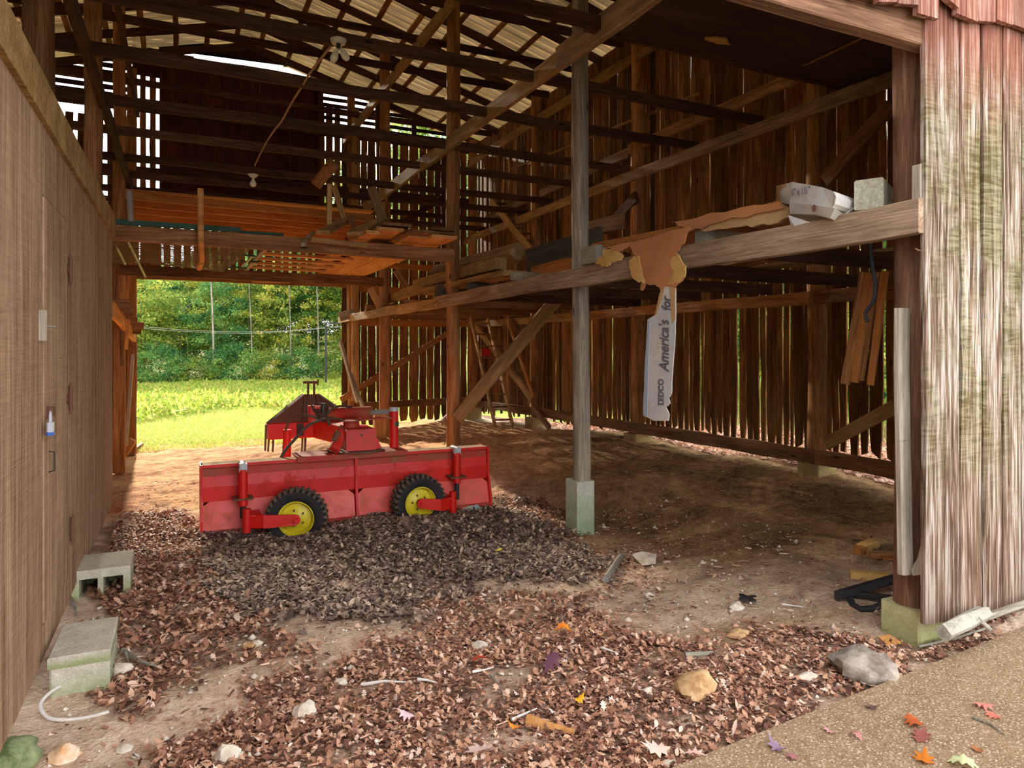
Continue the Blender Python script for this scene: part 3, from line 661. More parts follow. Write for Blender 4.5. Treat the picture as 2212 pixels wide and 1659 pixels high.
# ============================================================ LONG BEAMS (along the barn)
BXF=3.455
a=pX(1997,468,BXF); 
member('loft_beam',(BXF,2.33,2.285),(BXF,9.9,2.285),.07,.175,'beamgrey','long weathered beam carrying the loft edge across the middle of the barn','beam','long beams',wob=.02)
member('loft_beam',(BXF-.02,9.75,2.27),(BXF-.02,17.0,2.27),.06,.16,'beam','far golden length of the loft edge beam reaching the doorway','beam','long beams',wob=.02)
member('tie_beam',(3.455,2.45,4.48),(3.455,6.15,4.53),.08,.23,'beamgrey','thick near length of the tie beam crossing the top centre of the barn','beam','long beams',wob=.02)
member('tie_beam',(3.465,5.95,4.53),(3.465,16.5,4.55),.06,.2,'beam','long far length of the tie beam running down to the plank stack','beam','long beams',wob=.02)
member('tie_beam',(3.46,5.5,6.52),(3.46,16.5,6.5),.07,.19,'beam','upper long tie beam high under the roof near the centre posts','beam','long beams')
member('tie_beam',(-.84,2.6,4.5),(-.84,16.5,4.48),.07,.18,'pole','long tie beam along the left row of posts above the siding wall','beam','long beams')
member('tie_beam',(-.84,5.0,6.5),(-.84,16.5,6.5),.07,.16,'pole','upper long beam along the left posts under the roof','beam','long beams')
# right wall rails
RXX=6.52
def rail(y0,y1,z0,z1,h,mat,lab,X=RXX,w=.05,name='wall_rail',up=(0,0,1)): return member(name,(X,y0,z0),(X,y1,z1),w,h,mat,lab,'rail','rails of the right wall',wob=.015)
z=pX(1747,643,RXX).z
rail(2.5,pX(1751,600,RXX).y,z,z,.15,'barn','short dark stretch of middle rail at the right wall behind the front post',X=6.6)
rail(pX(1751,600,RXX).y,pX(1372,600,RXX).y,z,z,.15,'post','middle rail between the two nearest round posts of the right wall')
rail(pX(1372,600,RXX).y,pX(1240,600,RXX).y,z-.01,z-.02,.15,'post','middle rail of the right wall just behind the smooth grey post')
rail(pX(1240,600,RXX).y,16.3,z-.01,z-.02,.15,'beam','far golden middle rail of the right wall beyond the diagonal brace')
rail(2.5,pX(1763,900,RXX).y,.36,.36,.17,'barn','bottom rail of the right wall nearest the front opening')
rail(pX(1763,900,RXX).y,pX(1378,900,RXX).y,.36,.33,.17,'barn','bottom rail between the two nearest round posts of the right wall')
rail(pX(1378,900,RXX).y,pX(1157,900,RXX).y,.33,.3,.17,'barn','bottom rail of the right wall behind the smooth grey post')
rail(pX(1157,900,RXX).y,16.4,.3,.2,.17,'barn','farthest bottom rail of the right wall behind the ladder foot')
rail(4.9,9.5,4.34,4.36,.16,'beamgrey','near length of the upper right wall rail that carries the tier poles')
rail(9.4,16.9,4.36,4.32,.16,'beam','far length of the upper right wall rail that carries the tier poles')
rail(2.5,5.0,4.33,4.34,.16,'beamgrey','upper right wall rail just behind the front post')
rail(5.2,9.6,4.86,4.9,.15,'barn','near length of the second rail above the tier pole rail',X=6.7)
rail(9.6,15.6,4.85,4.75,.15,'beamgrey','far length of the second rail above the tier pole rail',X=6.7)
rail(2.6,9.6,6.28,6.3,.17,'barn','near length of the top rail under the eave of the right wall',X=6.6)
rail(9.6,16.5,6.3,6.28,.17,'beam','far bright length of the top rail under the eave of the right wall',X=6.6)
member('wood_strip',pX(1104,365,6.78),pX(1510,203,6.78),.02,.035,'beam','thin light lath running across the upper right wall','lath')
# ============================================================ CROSS BEAMS
member('cross_beam',(-.95,9.38,2.96),(3.52,9.38,2.93),.07,.19,'barn','nearer heavy cross beam spanning the driveway','beam','driveway cross beams')
member('cross_beam',(-.95,13.15,2.89),(3.5,13.15,2.87),.07,.17,'barn','farther cross beam spanning the driveway just above the far doorway','beam','driveway cross beams')
member('door_header',(-1.05,16.5,3.12),(3.7,16.5,3.09),.1,.15,'barn','header beam over the far doorway','beam')
member('header_beam',(-3.9,FY+.03,3.28),(3.66,FY+.03,3.28),.09,.2,'postred','reddish header beam over the front opening','beam')
member('thin_batten',pY(545,608,13.1),pY(628,611,13.1),.03,.02,'new','short pale batten under the farther driveway cross beam','batten')
# tier poles
TY=[5.35,6.66,7.93,9.44,10.7,12.2,13.35,14.6,15.7]
ords=['first','second','third','fourth','fifth','sixth','seventh','eighth','ninth']
for i,y in enumerate(TY):
    if i<4:
        j=[3.3,2.75,2.6,2.3][i]
        member('tier_pole',(-3.9,y,4.47+.06),(j+.25,y,4.54),.06,.125,'pole',f'{ords[i]} dark lower tier pole from the front, left length over the driveway','pole','lower tier poles',wob=.02)
        member('tier_pole',(j,y+.065,4.55),(6.78,y+.065,4.53),.06,.12,'pole',f'{ords[i]} dark lower tier pole from the front, right length over the loft','pole','lower tier poles',wob=.02)
    else:
        member('tier_pole',(-3.9,y,4.53),(6.7,y,4.53-.01*i/4),.06,.115,'pole',f'{ords[i]} dark lower tier pole counted from the front opening','pole','lower tier poles',wob=.02)
for i,y in enumerate((7.0,8.3,9.55,10.85,12.1,13.5,14.9)):
    (log if i in (3,) else member)(*(('tier_pole',(-3.9,y,6.62),(6.5,y,6.62),.055,'pole',f'round log tier pole high under the roof','pole','upper tier poles') if i==3 else ('tier_pole',(-3.9,y,6.63),(6.55,y,6.6),.06,.12,'pole',f'{ords[i]} thin upper tier pole under the roof from the front','pole','upper tier poles')))
# loft joists of right bay
for i,y in enumerate((3.9,5.22,6.45,7.78,9.2,10.6,12.0,13.3,14.7,15.9)):
    member('loft_joist',(3.5,y,2.335),(6.64 if i<8 else 6.6,y,2.33),.06,.13,'pole' if i<5 else 'barn',f'{(ords+["tenth"])[i]} loft floor joist from the front on the right side','joist','loft joists',wob=.015)
# ledger joists at back right (orange)
member('wall_girt',(3.7,16.45,2.2),(6.6,16.45,2.2),.07,.16,'new_lit','orange-lit girt on the back wall just under the loft','girt','girts of the back wall')
member('wall_girt',(3.7,16.42,3.0),(6.4,16.42,2.95),.06,.14,'new_lit','orange-lit girt on the back wall above the loft floor','girt','girts of the back wall')
member('wall_girt',(3.7,15.2,3.45),(6.4,15.2,3.4),.06,.13,'new_lit','orange cross piece ahead of the back wall beside the plank stack','girt','girts of the back wall')
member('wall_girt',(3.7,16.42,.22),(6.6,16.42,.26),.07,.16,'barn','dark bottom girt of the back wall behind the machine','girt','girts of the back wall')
member('wall_girt',(-3.9,16.42,5.3),(6.6,16.42,5.3),.07,.15,'pole','dark girt high on the back wall','girt','girts of the back wall')
member('wall_girt',(-3.9,16.42,6.6),(6.6,16.42,6.6),.07,.16,'pole','dark girt at the foot of the slatted gable','girt','girts of the back wall')
for (x,lab) in ((2.9,'left'),(4.25,'middle'),(5.15,'right')): member('gable_stud',(x,16.48,6.6),(x,16.48,roofz(x)-.02),.12,.08,'pole',f'dark upright stud at the {lab} of the slatted gable opening','stud','gable studs')
# floor joists at far upper level, orange sun bounce put into their colour
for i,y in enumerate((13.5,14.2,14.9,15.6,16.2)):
    member('floor_joist',(-.9,y,4.2),(3.4,y,4.14),.05,.14,'new_lit',f'{ords[i]} orange-lit joist of the far upper platform from the front','joist','far platform joists',wob=.005)
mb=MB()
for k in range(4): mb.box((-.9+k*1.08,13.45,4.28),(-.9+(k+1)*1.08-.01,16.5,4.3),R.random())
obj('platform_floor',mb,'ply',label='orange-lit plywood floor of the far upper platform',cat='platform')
# ============================================================ RAFTERS, PURLINS
for i in range(13):
    y=2.7+i*1.14; o=['first','second','third','fourth','fifth','sixth','seventh','eighth','ninth','tenth','eleventh','twelfth','thirteenth'][i]
    member('roof_rafter',(RX,y,roofz(RX)-.08),(EX+.1,y,roofz(EX)-.08),.05,.15,'pole',f'{o} rafter of the right roof slope counted from the front','rafter','rafters of the right roof slope')
    member('roof_rafter',(RX,y,roofz(RX)-.08),(-4.2,y,roofz(RX)-.08-SL*(RX+4.2)),.05,.15,'pole',f'{o} rafter of the left roof slope counted from the front','rafter','rafters of the left roof slope')
for i in range(10):
    x=RX+.25+i*.6; o=(ords+['tenth'])[i]
    if x<7.2: member('roof_purlin',(x,2.1,EZ+SL*(EX-x)+.07),(x,17,EZ+SL*(EX-x)+.07),.1,.045,'post',f'{o} purlin down from the ridge on the right roof slope','purlin','purlins of the right roof slope')
    x=RX-.25-i*.6; member('roof_purlin',(x,2.1,roofz(RX)-SL*(RX-x)+.07),(x,17,roofz(RX)-SL*(RX-x)+.07),.1,.045,'post',f'{o} purlin down from the ridge on the left roof slope','purlin','purlins of the left roof slope')
# ============================================================ BRACES
def brace(p0,p1,w,h,mat,lab,up=(0,1,0)): return member('brace',p0,p1,w,h,mat,lab,'brace','diagonal braces',up=up)
brace(pY(985,905,9.45),pY(1212,636,9.45),.2,.06,'beam','wide diagonal brace rising from the brown post behind the blade to the loft')
brace(pX(1785,958,6.45),pX(1935,878,6.45),.04,.14,'beam','low diagonal brace on the right wall near the front post',up=(0,0,1))
brace(pX(1783,392,6.5),pX(1925,228,6.5),.05,.17,'barn','dark high diagonal brace on the right wall near the front post',up=(0,0,1))
brace(pX(1306,496,6.55),pX(1376,424,6.55),.06,.18,'pole','short dark brace on the right wall left of the cardboard box',up=(0,0,1))
brace(pY(736,864,16.35),pY(964,722,16.35),.14,.05,'post','long diagonal brace across the back wall behind the machine')
brace(pY(800,622,13.25),pY(822,664,13.25),.12,.05,'beam','short brace under the driveway beam beside the crooked post')
brace(pY(855,583,15.0),pY(880,622,15.0),.14,.05,'beam','short slanting piece on the back wall above the loft beam')
brace(pY(1018,438,16.2),pY(1060,545,16.2),.14,.05,'beam','steep thin brace in the far upper corner')
brace(pX(1096,688,6.35),pX(1152,858,6.35),.04,.09,'new_lit','narrow orange brace leaning on the right wall right of the ladder',up=(0,0,1))
brace(pX(1105,690,6.45),pX(1130,745,6.45),.04,.12,'barn','dark short brace behind the narrow orange brace',up=(0,0,1))
brace(pY(845,498,15.9),pY(960,425,15.9),.14,.05,'pole','dark brace high on the back wall behind the plank ends')
brace(pX(1150,880,6.4),pX(1188,925,6.4),.04,.12,'barn','stub of a broken brace low beside the right wall post near the ladder',up=(0,0,1))
brace(pY(958,915,9.7),pY(972,900,9.7),.12,.05,'beamgrey','short grey block end nailed low on the brown post behind the blade')
# stair stringers with tread cleats
for (q0,q1,X,lab) in (((1062,435),(1152,548),6.44,'upper notched stair stringer on the right wall above the lumber pile'),((1028,705),(1150,862),6.38,'lower notched stair stringer on the right wall behind the ladder')):
    a,b=pX(*q0,X),pX(*q1,X); s=member('stair_stringer',a,b,.05,.17,'beam',lab,'stringer','stair stringers')
    for t in np.linspace(.12,.95,8):
        c=a.lerp(b,t); obj('tread',MB().box((X-.02,c.y-.12,c.z+.06),(X+.2,c.y+.02,c.z+.09)),'barn',s)
# ============================================================ LADDER
la,lb=Vector(pX(1073,925,5.8)),None
g=G(1073,925); 
L0,L1=pY(1071,923,13.05),pY(1016,686,14.5); R0,R1=pY(1108,921,13.15),pY(1053,688,14.6)
lad=empty('ladder',(L0+R0)/2,'wooden ladder leaning up to the loft in the far right corner','ladder')
obj('stile',MB().bar(L0,L1,.04,.09,c=.1,seg=6,wob=.01,up=(0,1,0)),'beam',lad); obj('stile',MB().bar(R0,R1,.04,.09,c=.1,seg=6,wob=.01,up=(0,1,0)),'beam',lad)
for t in np.linspace(.06,.95,9): obj('rung',MB().bar(L0.lerp(L1,t),R0.lerp(R1,t),.03,.035,c=.2),'barn',lad)
p=pY(1050,761,14.1); obj('red_tag',MB().box((p.x-.1,14.1,p.z-.08),(p.x+.1,14.12,p.z+.08)),'red',label='small red square panel hanging behind the ladder',cat='panel')
# ============================================================ RED GRADER BLADE
MY0=7.3
gb=empty('grader_blade',(1.67,MY0,gz(1.67,MY0)),'large red tractor grader blade with two yellow-rimmed gauge wheels standing in dead leaves','farm implement')
X0,X1=pY(434,1100,MY0).x,pY(1051,1000,MY0).x; zt=pY(434,1004,MY0).z; zb_=pY(434,1150,MY0).z; XM=pY(767,1000,MY0).x
zc=zb_+(zt-zb_)*.45
def P(x,z,y=0): return Vector((x,MY0+y,z))
# moldboard panels (profile: top lip, upper panel, lower panel kicked forward)
def panel(name,x0,x1,prof,th,mat,ch=0):
    mb=MB(); 
    for (y0,z0),(y1,z1) in zip(prof[:-1],prof[1:]):
        mb.poly([(x0,MY0+y0,z0),(x1,MY0+y0,z0),(x1,MY0+y1,z1),(x0,MY0+y1,z1)],(0,th,0))
    return obj(name,mb,mat,gb)
up=[(-.03,zc),(-.02,zc+.12),(.0,zc+.3),(.015,zt-.01)]
panel('upper_moldboard',X0+.01,X1-.01,[(-.03,zc),(-.035,zc+.14),(-.015,zt-.11)],.02,'red')
panel('top_moldboard_band',X0+.01,X1-.01,[(-.02,zt-.115),(.01,zt-.01)],.02,'redtop')
for (a,b) in ((X0+.01,XM-.02),(XM+.02,X1-.01)):
    mb=MB(); c=.06
    pts=[(a,MY0-.11,zb_+.02),(b,MY0-.11,zb_+.02),(b,MY0-.045,zc-.05),(b-c,MY0-.035,zc),(a+c,MY0-.035,zc),(a,MY0-.045,zc-.05)]
    mb.poly(pts,(0,.02,0)); obj('lower_moldboard',mb,'redlit',gb)
obj('cutting_edge',MB().box((X0,MY0-.125,zb_-.03),(X1,MY0-.1,zb_+.03)),'redtop',gb)
obj('top_flange',MB().box((X0,MY0-.04,zt-.012),(X1,MY0+.13,zt)),'dusttop',gb)
obj('top_lip',MB().box((X0,MY0-.045,zt-.03),(X1,MY0-.038,zt)),'red',gb)
for x in (X0-.01,X1-.015):
    obj('end_plate',MB().poly([(x,MY0-.06,zt),(x,MY0+.2,zt),(x,MY0+.2,zb_-.06),(x,MY0-.14,zb_-.06),(x,MY0-.14,zb_+.12),(x,MY0-.06,zc+.06)],(.022,0,0)),'red',gb)
obj('centre_rib',MB().poly([(XM-.012,MY0-.06,zt-.03),(XM-.012,MY0+.02,zt-.03),(XM-.012,MY0+.02,zb_),(XM-.012,MY0-.135,zb_),(XM-.012,MY0-.08,zc)],(.024,0,0)),'red',gb)
obj('face_moldboard',MB().box((X0+.02,MY0+.1,zb_-.02),(X1-.02,MY0+.125,zt-.01)),'red',gb)
# wheels
def wheel(cx,cy,Y,Rr,yaw,side):
    c=pY(cx,cy,Y); ax=Vector((math.sin(yaw),-math.cos(yaw),0))
    w=.095; g=empty_child=None
    ty=MB().ring(c,ax,[(.56*Rr,w*.55),(.62*Rr,w*.8),(.76*Rr,w),(.9*Rr,w*.93),(.94*Rr,w*.75),(.955*Rr,0),(.94*Rr,-w*.75),(.9*Rr,-w*.93),(.76*Rr,-w),(.62*Rr,-w*.8),(.56*Rr,-w*.55)],56)
    t=obj('tyre',ty,'tyre',gb,smooth=True)
    lug=MB(); u=Vector((0,0,1)); v=ax.cross(u)
    N=30
    for i in range(N):
        for sgn in (-1,1):
            a=2*math.pi*(i+(.5 if sgn>0 else 0))/N; d=u*math.cos(a)+v*math.sin(a); tt=v*math.cos(a)-u*math.sin(a)
            p0=c+d*(Rr*.965)+ax*(sgn*.012); p1=c+d*(Rr*.965)+ax*(sgn*w*.78)+tt*.012; p2=c+d*Rr*.88+ax*(sgn*w*1.0)+tt*.012
            for (q0,q1) in ((p0,p1),(p1,p2)): lug.bar(q0,q1,.028,.03,up=d if q1 is p1 else ax,c=.2)
    obj('tread_lugs',lug,'tread',t)
    rim=MB().ring(c,ax,[(.56*Rr,w*.72),(.59*Rr,w*.72),(.57*Rr,w*.5),(.5*Rr,w*.35),(.47*Rr,w*.05),(.3*Rr,w*.1),(.18*Rr,w*.32),(.0,w*.32),(.0,w*.0),(.3*Rr,-.02),(.5*Rr,-w*.1),(.56*Rr,-w*.4)],48)
    r=obj('wheel_rim',rim,'yellow',gb,smooth=True)
    obj('hub',MB().cyl(c+ax*w*.3,c+ax*w*.62,.035,16),'rust',r,smooth=True)
    for k in range(5):
        a=2*math.pi*k/5+.3; d=u*math.cos(a)+v*math.sin(a); obj('wheel_nut',MB().cyl(c+d*Rr*.26+ax*w*.15,c+d*Rr*.26+ax*w*.32,.011,6),'rust',r)
    return c,ax,w
cL,aL,wL=wheel(641,1118,6.95,.288,math.radians(-16),-1)
cR,aR,wR=wheel(904,1084,7.0,.285,math.radians(3),1)
def arm(c,ax,w,pvx,pvy0,pvy1,sgn):
    """caster arm: vertical pivot tube + flat bar to axle"""
    p=c+ax*(w*1.12)
    e=pY(pvx,(pvy0+pvy1)/2,6.93); 
    h=.05; d=(e-p); 
    m=MB(); n=9
    pts=[]
    dirv=Vector((d.x,0,0)).normalized()
    for i in range(n):
        a=math.pi/2+math.pi*i/(n-1); pts.append((p.x+dirv.x*math.cos(a)*h*1.0 if dirv.x>0 else p.x-math.cos(a)*-h*-1.0 if False else p.x+dirv.x*math.cos(a)*h, p.y, p.z+math.sin(a)*h))
    dz=e.z-p.z; ez=p.z+dz
    pts+= [(e.x-dirv.x*.14,e.y-.06,ez-.062),(e.x-dirv.x*.14,e.y-.06,ez+.062)]
    y0=p.y
    V=[(x,y0+(e.y-.06-y0)*min(1,abs(x-p.x)/max(.01,abs(d.x))),z) for (x,_,z) in pts]
    m.poly(V,(0,.022,0)); m.poly([(e.x-dirv.x*.15,e.y-.058,ez-.062),(e.x+dirv.x*.02,e.y+.03,ez-.062),(e.x+dirv.x*.02,e.y+.03,ez+.062),(e.x-dirv.x*.15,e.y-.058,ez+.062)],(0,.02,0))
    m.box((min(e.x-dirv.x*.13,e.x),e.y-.02,ez+.05),(max(e.x-dirv.x*.13,e.x),e.y+.2,ez+.062))
    a=obj('caster_arm',m,'red',gb)
    obj('axle_pin',MB().cyl(p+Vector((0,-.03,0)),c,.022,16),'red',a,smooth=True)
    obj('pivot_tube',MB().cyl(Vector((e.x,e.y+.01,ez-.1)),Vector((e.x,e.y+.01,ez+.12)),.038,18),'red',a,smooth=True)
    return e
eL=arm(cL,aL,wL,533,1115,1140,-1); eR=arm(cR,aR,wR,979,1075,1098,1)
def ram(px,ytop,ybar,yrod,Y=7.12):
    a=pY(px,ytop,Y); b=pY(px,ybar,Y); c=pY(px,yrod,Y)
    r=obj('height_cylinder',MB().cyl(b,a+Vector((0,0,-.06)),.042,20),'red',gb,smooth=True)
    obj('cylinder_rod',MB().cyl(c,b,.026,14),'blackm',r,smooth=True)
    m=MB().box((a.x-.035,Y-.03,a.z-.08),(a.x+.035,Y+.03,a.z+.0)); m.cyl((a.x,Y-.05,a.z-.02),(a.x,Y+.14,a.z-.02),.03,14)
    obj('pin_lug',m,'chrome',r)
    obj('clamp_bracket',MB().box((a.x-.09,Y-.06,b.z+.06),(a.x+.09,Y+.12,b.z+.075)),'rust',r)
ram(525,1001,1092,1118); ram(987,966,1043,1078,7.14)
# turntable base plate and box
zpl=zt
a=pY(642,985,MY0-.05); b=pY(880,972,MY0-.05)
obj('mount_plate',MB().box((a.x,MY0-.07,zt),(b.x,MY0+.3,zt+.022)).box((a.x,MY0-.075,zt-.03),(b.x,MY0-.06,zt+.022)),'redtop',gb)
c0=pY(747,973,MY0); c1=pY(812,973,MY0); bz1=pY(760,928,MY0).z; bz0=zt+.03
obj('turntable_disc',MB().ring((XM+.04,MY0+.15,zt+.03),(0,0,1),[(0,0),(.3,0),(.3,.012),(0,.012)],40),'dustred',gb)
bx=obj('pivot_box',MB().bar(((c0.x+c1.x)/2,MY0-.02,(bz0+bz1)/2),((c0.x+c1.x)/2,MY0+.4,(bz0+bz1)/2),c1.x-c0.x,bz1-bz0,c=.06),'redmid',gb)
obj('box_gusset',MB().poly([(c1.x,MY0+.04,bz0),(c1.x+.08,MY0+.04,bz0),(c1.x,MY0+.04,bz1-.06)],(0,.3,0)),'red',bx)
g0=pY(725,975,MY0-.06); 
obj('side_bracket',MB().bar(pY(722,973,MY0-.05),pY(738,934,MY0+.1),.1,.07,up=(0,1,0)),'redmid',gb)
obj('bracket_cap',MB().bar(pY(721,952,MY0-.1),pY(731,932,MY0-.08),.05,.045,up=(0,1,0)),'rust',gb)
obj('bolt_hole',MB().cyl((c0.x+.16,MY0-.03,bz1-.06),(c0.x+.16,MY0-.015,bz1-.06),.012,12),'blackm',bx)
# tongue running back to hitch
HY=9.0
hz1=pY(600,912,HY).z; hz0=pY(600,947,HY).z; hc=pY(672,930,HY)
ton=obj('tongue',MB().bar((XM+.08,MY0+.2,(bz0+bz1)/2+.02),(hc.x+.12,HY,(hz0+hz1)/2),.24,.22,c=.05),'red',gb)
hx0=pY(577,930,HY).x; hx1=2*hc.x-hx0
hf=obj('hitch_crossbar',MB().bar((hx0,HY,(hz0+hz1)/2),(hx1,HY,(hz0+hz1)/2),.22,hz1-hz0,c=.06),'red',gb)
obj('crossbar_opening',MB().box((pY(641,925,HY-.12).x,HY-.122,hz0+.03),(pY(656,925,HY-.12).x,HY-.108,hz1-.02)),'blackm',hf)
za=pY(672,852,HY).z; aw=.1
m=MB(); m.poly([(hx0,HY-.1,hz1),(hx0+.42,HY-.1,hz1),(hc.x-.07,HY+.02,za),(hc.x-.09,HY+.02,za)],(0,.015,0))
m.poly([(hx1,HY-.1,hz1),(hc.x+.09,HY+.02,za),(hc.x+.07,HY+.02,za),(hx1-.42,HY-.1,hz1)],(0,.015,0))
m.poly([(hx0+.42,HY-.08,hz1),(hx1-.42,HY-.08,hz1),(hc.x+.08,HY+.03,za),(hc.x-.08,HY+.03,za)],(0,.01,0))
for s_ in (-1,1): m.bar((hc.x+s_*(hc.x-hx0),HY-.1,hz1),(hc.x+s_*.09,HY+.02,za),.1,.02,up=(0,0,1)); m.bar((hc.x+s_*((hc.x-hx0)-.42),HY-.12,hz1),(hc.x+s_*.07,HY,za),.03,.03)
obj('headstock_cover',m,'dustred',gb)
zc2=pY(672,823,HY).z
for px in (666,679):
    x=pY(px,830,HY).x; obj('clevis_plate',MB().bar((x,HY+.02,za-.04),(x,HY+.02,zc2),.02,.06,up=(0,1,0)),'rust',gb)
pn=MB().cyl(pY(655,826,HY),pY(688,826,HY),.016,12); pn.cyl(pY(686,826,HY)+Vector((0,0,-.04)),pY(687,826,HY)+Vector((0,0,.04)),.01,8)
obj('top_link_pin',pn,'rust',gb,smooth=True)
for (px,yb,nm) in ((574,972,0),(580,974,0),(590,974,0),(613,968,0),(653,975,0),(659,975,0)):
    x=pY(px,930,HY).x; z1=hz1-.02 if px<576 else hz0+.02
    obj('hitch_leg',MB().bar((x,HY-.05,z1),(x-.01,HY-.04,pY(px,yb,HY).z),.018,.07,up=(0,1,0),c=.2,seg=3,wob=.01),'rust',gb)
p0=pY(620,928,8.2); p1=pY(620,990,8.2)
obj('parking_stand',MB().cyl(p1+Vector((0,0,-.45)),p0,.045,18),'red',gb,smooth=True)
# swing cylinder group
sy=MY0+.35
cy=obj('swing_cylinder',MB().cyl(pY(712,893,sy+.3),pY(803,890,sy),.062,22),'redtop',gb,smooth=True)
obj('cylinder_rod',MB().cyl(pY(800,891,sy),pY(848,890,sy-.1),.03,16),'steel',cy,smooth=True)
obj('pin_post',MB().cyl(pY(851,973,sy-.15),pY(851,886,sy-.15),.048,22),'red',gb,smooth=True)
obj('post_cap',MB().cyl(pY(851,888,sy-.15),pY(851,880,sy-.15),.05,22),'chrome',gb,smooth=True)
obj('post_stub',MB().cyl(pY(852,920,sy-.15),pY(852,911,sy-.15),.049,22),'greenm',gb,smooth=True)
obj('link_bar',MB().bar(pY(745,908,sy-.1),pY(852,902,sy-.15),.1,.018,c=.1),'redtop',gb)
obj('king_pin',MB().cyl(pY(759,928,sy-.1),pY(759,906,sy-.1),.085,24),'redtop',gb,smooth=True)
obj('pin_cap',MB().box(tuple(pY(744,910,sy-.25)),tuple(pY(773,905,sy-.0)+Vector((0,.15,0)))),'redtop',gb)
obj('cylinder_bracket',MB().bar(pY(674,912,sy+.5),pY(672,876,sy+.5),.07,.1,c=.2,up=(0,1,0)),'redmid',gb)
obj('bracket_strap',MB().bar(pY(674,880,sy+.5),pY(700,879,sy+.5),.08,.03),'redlit',gb)
obj('valve_block',MB().bar(pY(699,893,sy+.35),pY(700,871,sy+.35),.07,.07,c=.15,up=(0,1,0)),'blackm',gb)
def hose(pts,r=.016,Y=7.7):
    P3=[pY(x,y,yy) for (x,y,yy) in pts]; out=[]
    for i in range(len(P3)-1):
        a,b=P3[i],P3[i+1]; pa=P3[max(i-1,0)]; pb=P3[min(i+2,len(P3)-1)]
        for t in np.linspace(0,1,7)[:-1]:
            t2,t3=t*t,t*t*t
            out.append(.5*((2*a)+(b-pa)*t+(2*pa-5*a+4*b-pb)*t2+(3*a-pa-3*b+pb)*t3))
    out.append(P3[-1]); obj('hydraulic_hose',MB().tube(out,r,8),'hose',gb,smooth=True)
hose([(607,988,7.45),(620,968,7.5),(645,940,7.6),(665,920,7.6),(690,908,7.6),(720,904,7.7),(742,907,7.7)])
hose([(617,930,8.1),(624,912,8.0),(640,900,7.9),(660,897,7.8),(685,903,7.8),(702,912,7.8)],.014)
hose([(673,877,7.9),(684,892,7.8),(700,902,7.7),(725,904,7.6),(745,909,7.5)],.014)
hose([(712,918,7.5),(708,905,7.5),(702,888,7.6),(703,875,7.7),(711,872,7.7),(720,880,7.7)],.014)
hose([(703,898,7.6),(715,885,7.6),(735,877,7.7),(760,880,7.8)],.013)
hose([(612,985,8.2),(613,960,8.2),(616,935,8.2)],.012)
# ============================================================ THINGS ON THE LOFT AND BEAMS
def lum(name,p0,p1,w,h,mat,lab,cat='timber',group='lumber on the loft',up=(0,0,1),wob=.006): return member(name,p0,p1,w,h,mat,lab,cat,group,up=up,wob=wob,c=.05)
LZ=2.41
def lx(px,py,X): return pX(px,py,X)
lum('timber',pX(1082,569,3.75),pX(950,602,3.75)+Vector((0,1.2,0)),.16,.16,'lumber','squared timber with a cut end lying on the loft left of the tilted timber')
lum('timber',pX(1120,545,4.05),pX(985,577,4.05)+Vector((0,1,0)),.2,.2,'lumber','thick timber lying tilted on edge atop the loft lumber pile',up=(0,.0,1)).rotation_euler.rotate_axis('X',.7)
lum('loft_plank',pX(1112,590,3.68),pX(945,625,3.68)+Vector((0,.8,0)),.3,.07,'beam','wide orange plank lying under the squared timber on the loft','plank')
lum('loft_plank',(3.62,pX(1117,589,3.6).y,2.46),(4.9,pX(1117,589,3.6).y+.6,2.46),.25,.09,'graytim','grey plank lying crosswise with its end over the loft edge beam','plank')
lum('loft_plank',(3.55,pX(1022,612,3.56).y,2.43),(4.7,pX(1022,612,3.56).y+.5,2.43),.22,.08,'slate','dark cross plank with its end over the loft beam left of the grey one','plank')
lum('loft_plank',pX(1140,568,4.1),pX(1236,540,4.1)+Vector((0,-.6,0)),.05,.36,'slate','dark slate grey plank standing on edge beside the smooth post','plank')
lum('loft_plank',pX(1150,590,3.95),pX(1232,570,3.95),.04,.15,'new_lit','reddish board standing behind the loft beam left of the smooth post','board')
lum('timber',pX(820,655,3.75),pX(945,607,3.75),.12,.16,'beam','golden timber lying on the loft left of the blade post')
lum('timber',(3.45,pX(950,608,3.5).y,2.46),(4.2,pX(950,608,3.5).y+.05,2.46),.14,.2,'slate','dark block end lying against the left side of the blade post')
lum('loft_plank',(3.5,pX(873,640,3.5).y,2.4),(4.5,pX(873,640,3.5).y,2.4),.2,.08,'barn','dark cross plank on the loft beam left of the blade post','plank')
lum('loft_plank',(3.5,pX(828,651,3.5).y,2.4),(4.5,pX(828,651,3.5).y,2.4),.2,.08,'barn','dark cross plank on the loft beam just left of the crooked post','plank')
lum('timber',(3.42,pX(790,660,3.42).y,2.42),(4.2,pX(790,660,3.42).y,2.42),.16,.12,'barn','short block on the far end of the loft beam near the doorway')
lum('loft_plank',pY(733,685,15.8),pY(757,676,15.8)+Vector((.1,0,0)),.2,.05,'grate','pale board end jutting out at the right door jamb','board',up=(0,1,0)).rotation_euler
lum('timber',pX(1262,557,3.62),pX(1300,548,3.62),.14,.17,'graytim','short grey-brown timber right of the smooth post beside the torn foam')
lum('timber',(3.62,pX(1500,508,3.55).y,2.45),(4.7,pX(1500,508,3.55).y+.1,2.45),.14,.13,'graytim','pale timber lying crosswise on the loft beam right of the torn door')
lum('timber',(3.5,pX(1876,420,3.5).y,2.475),(4.0,pX(1876,420,3.5).y+.25,2.47),.15,.17,'graytim','greenish-grey timber block with a cut end on the loft beam by the front post')
lum('timber',pX(1991,358,3.5),pX(1991,442,3.5),.05,.09,'grate','upright pale block end beside the front post above the loft beam',up=(1,0,0))
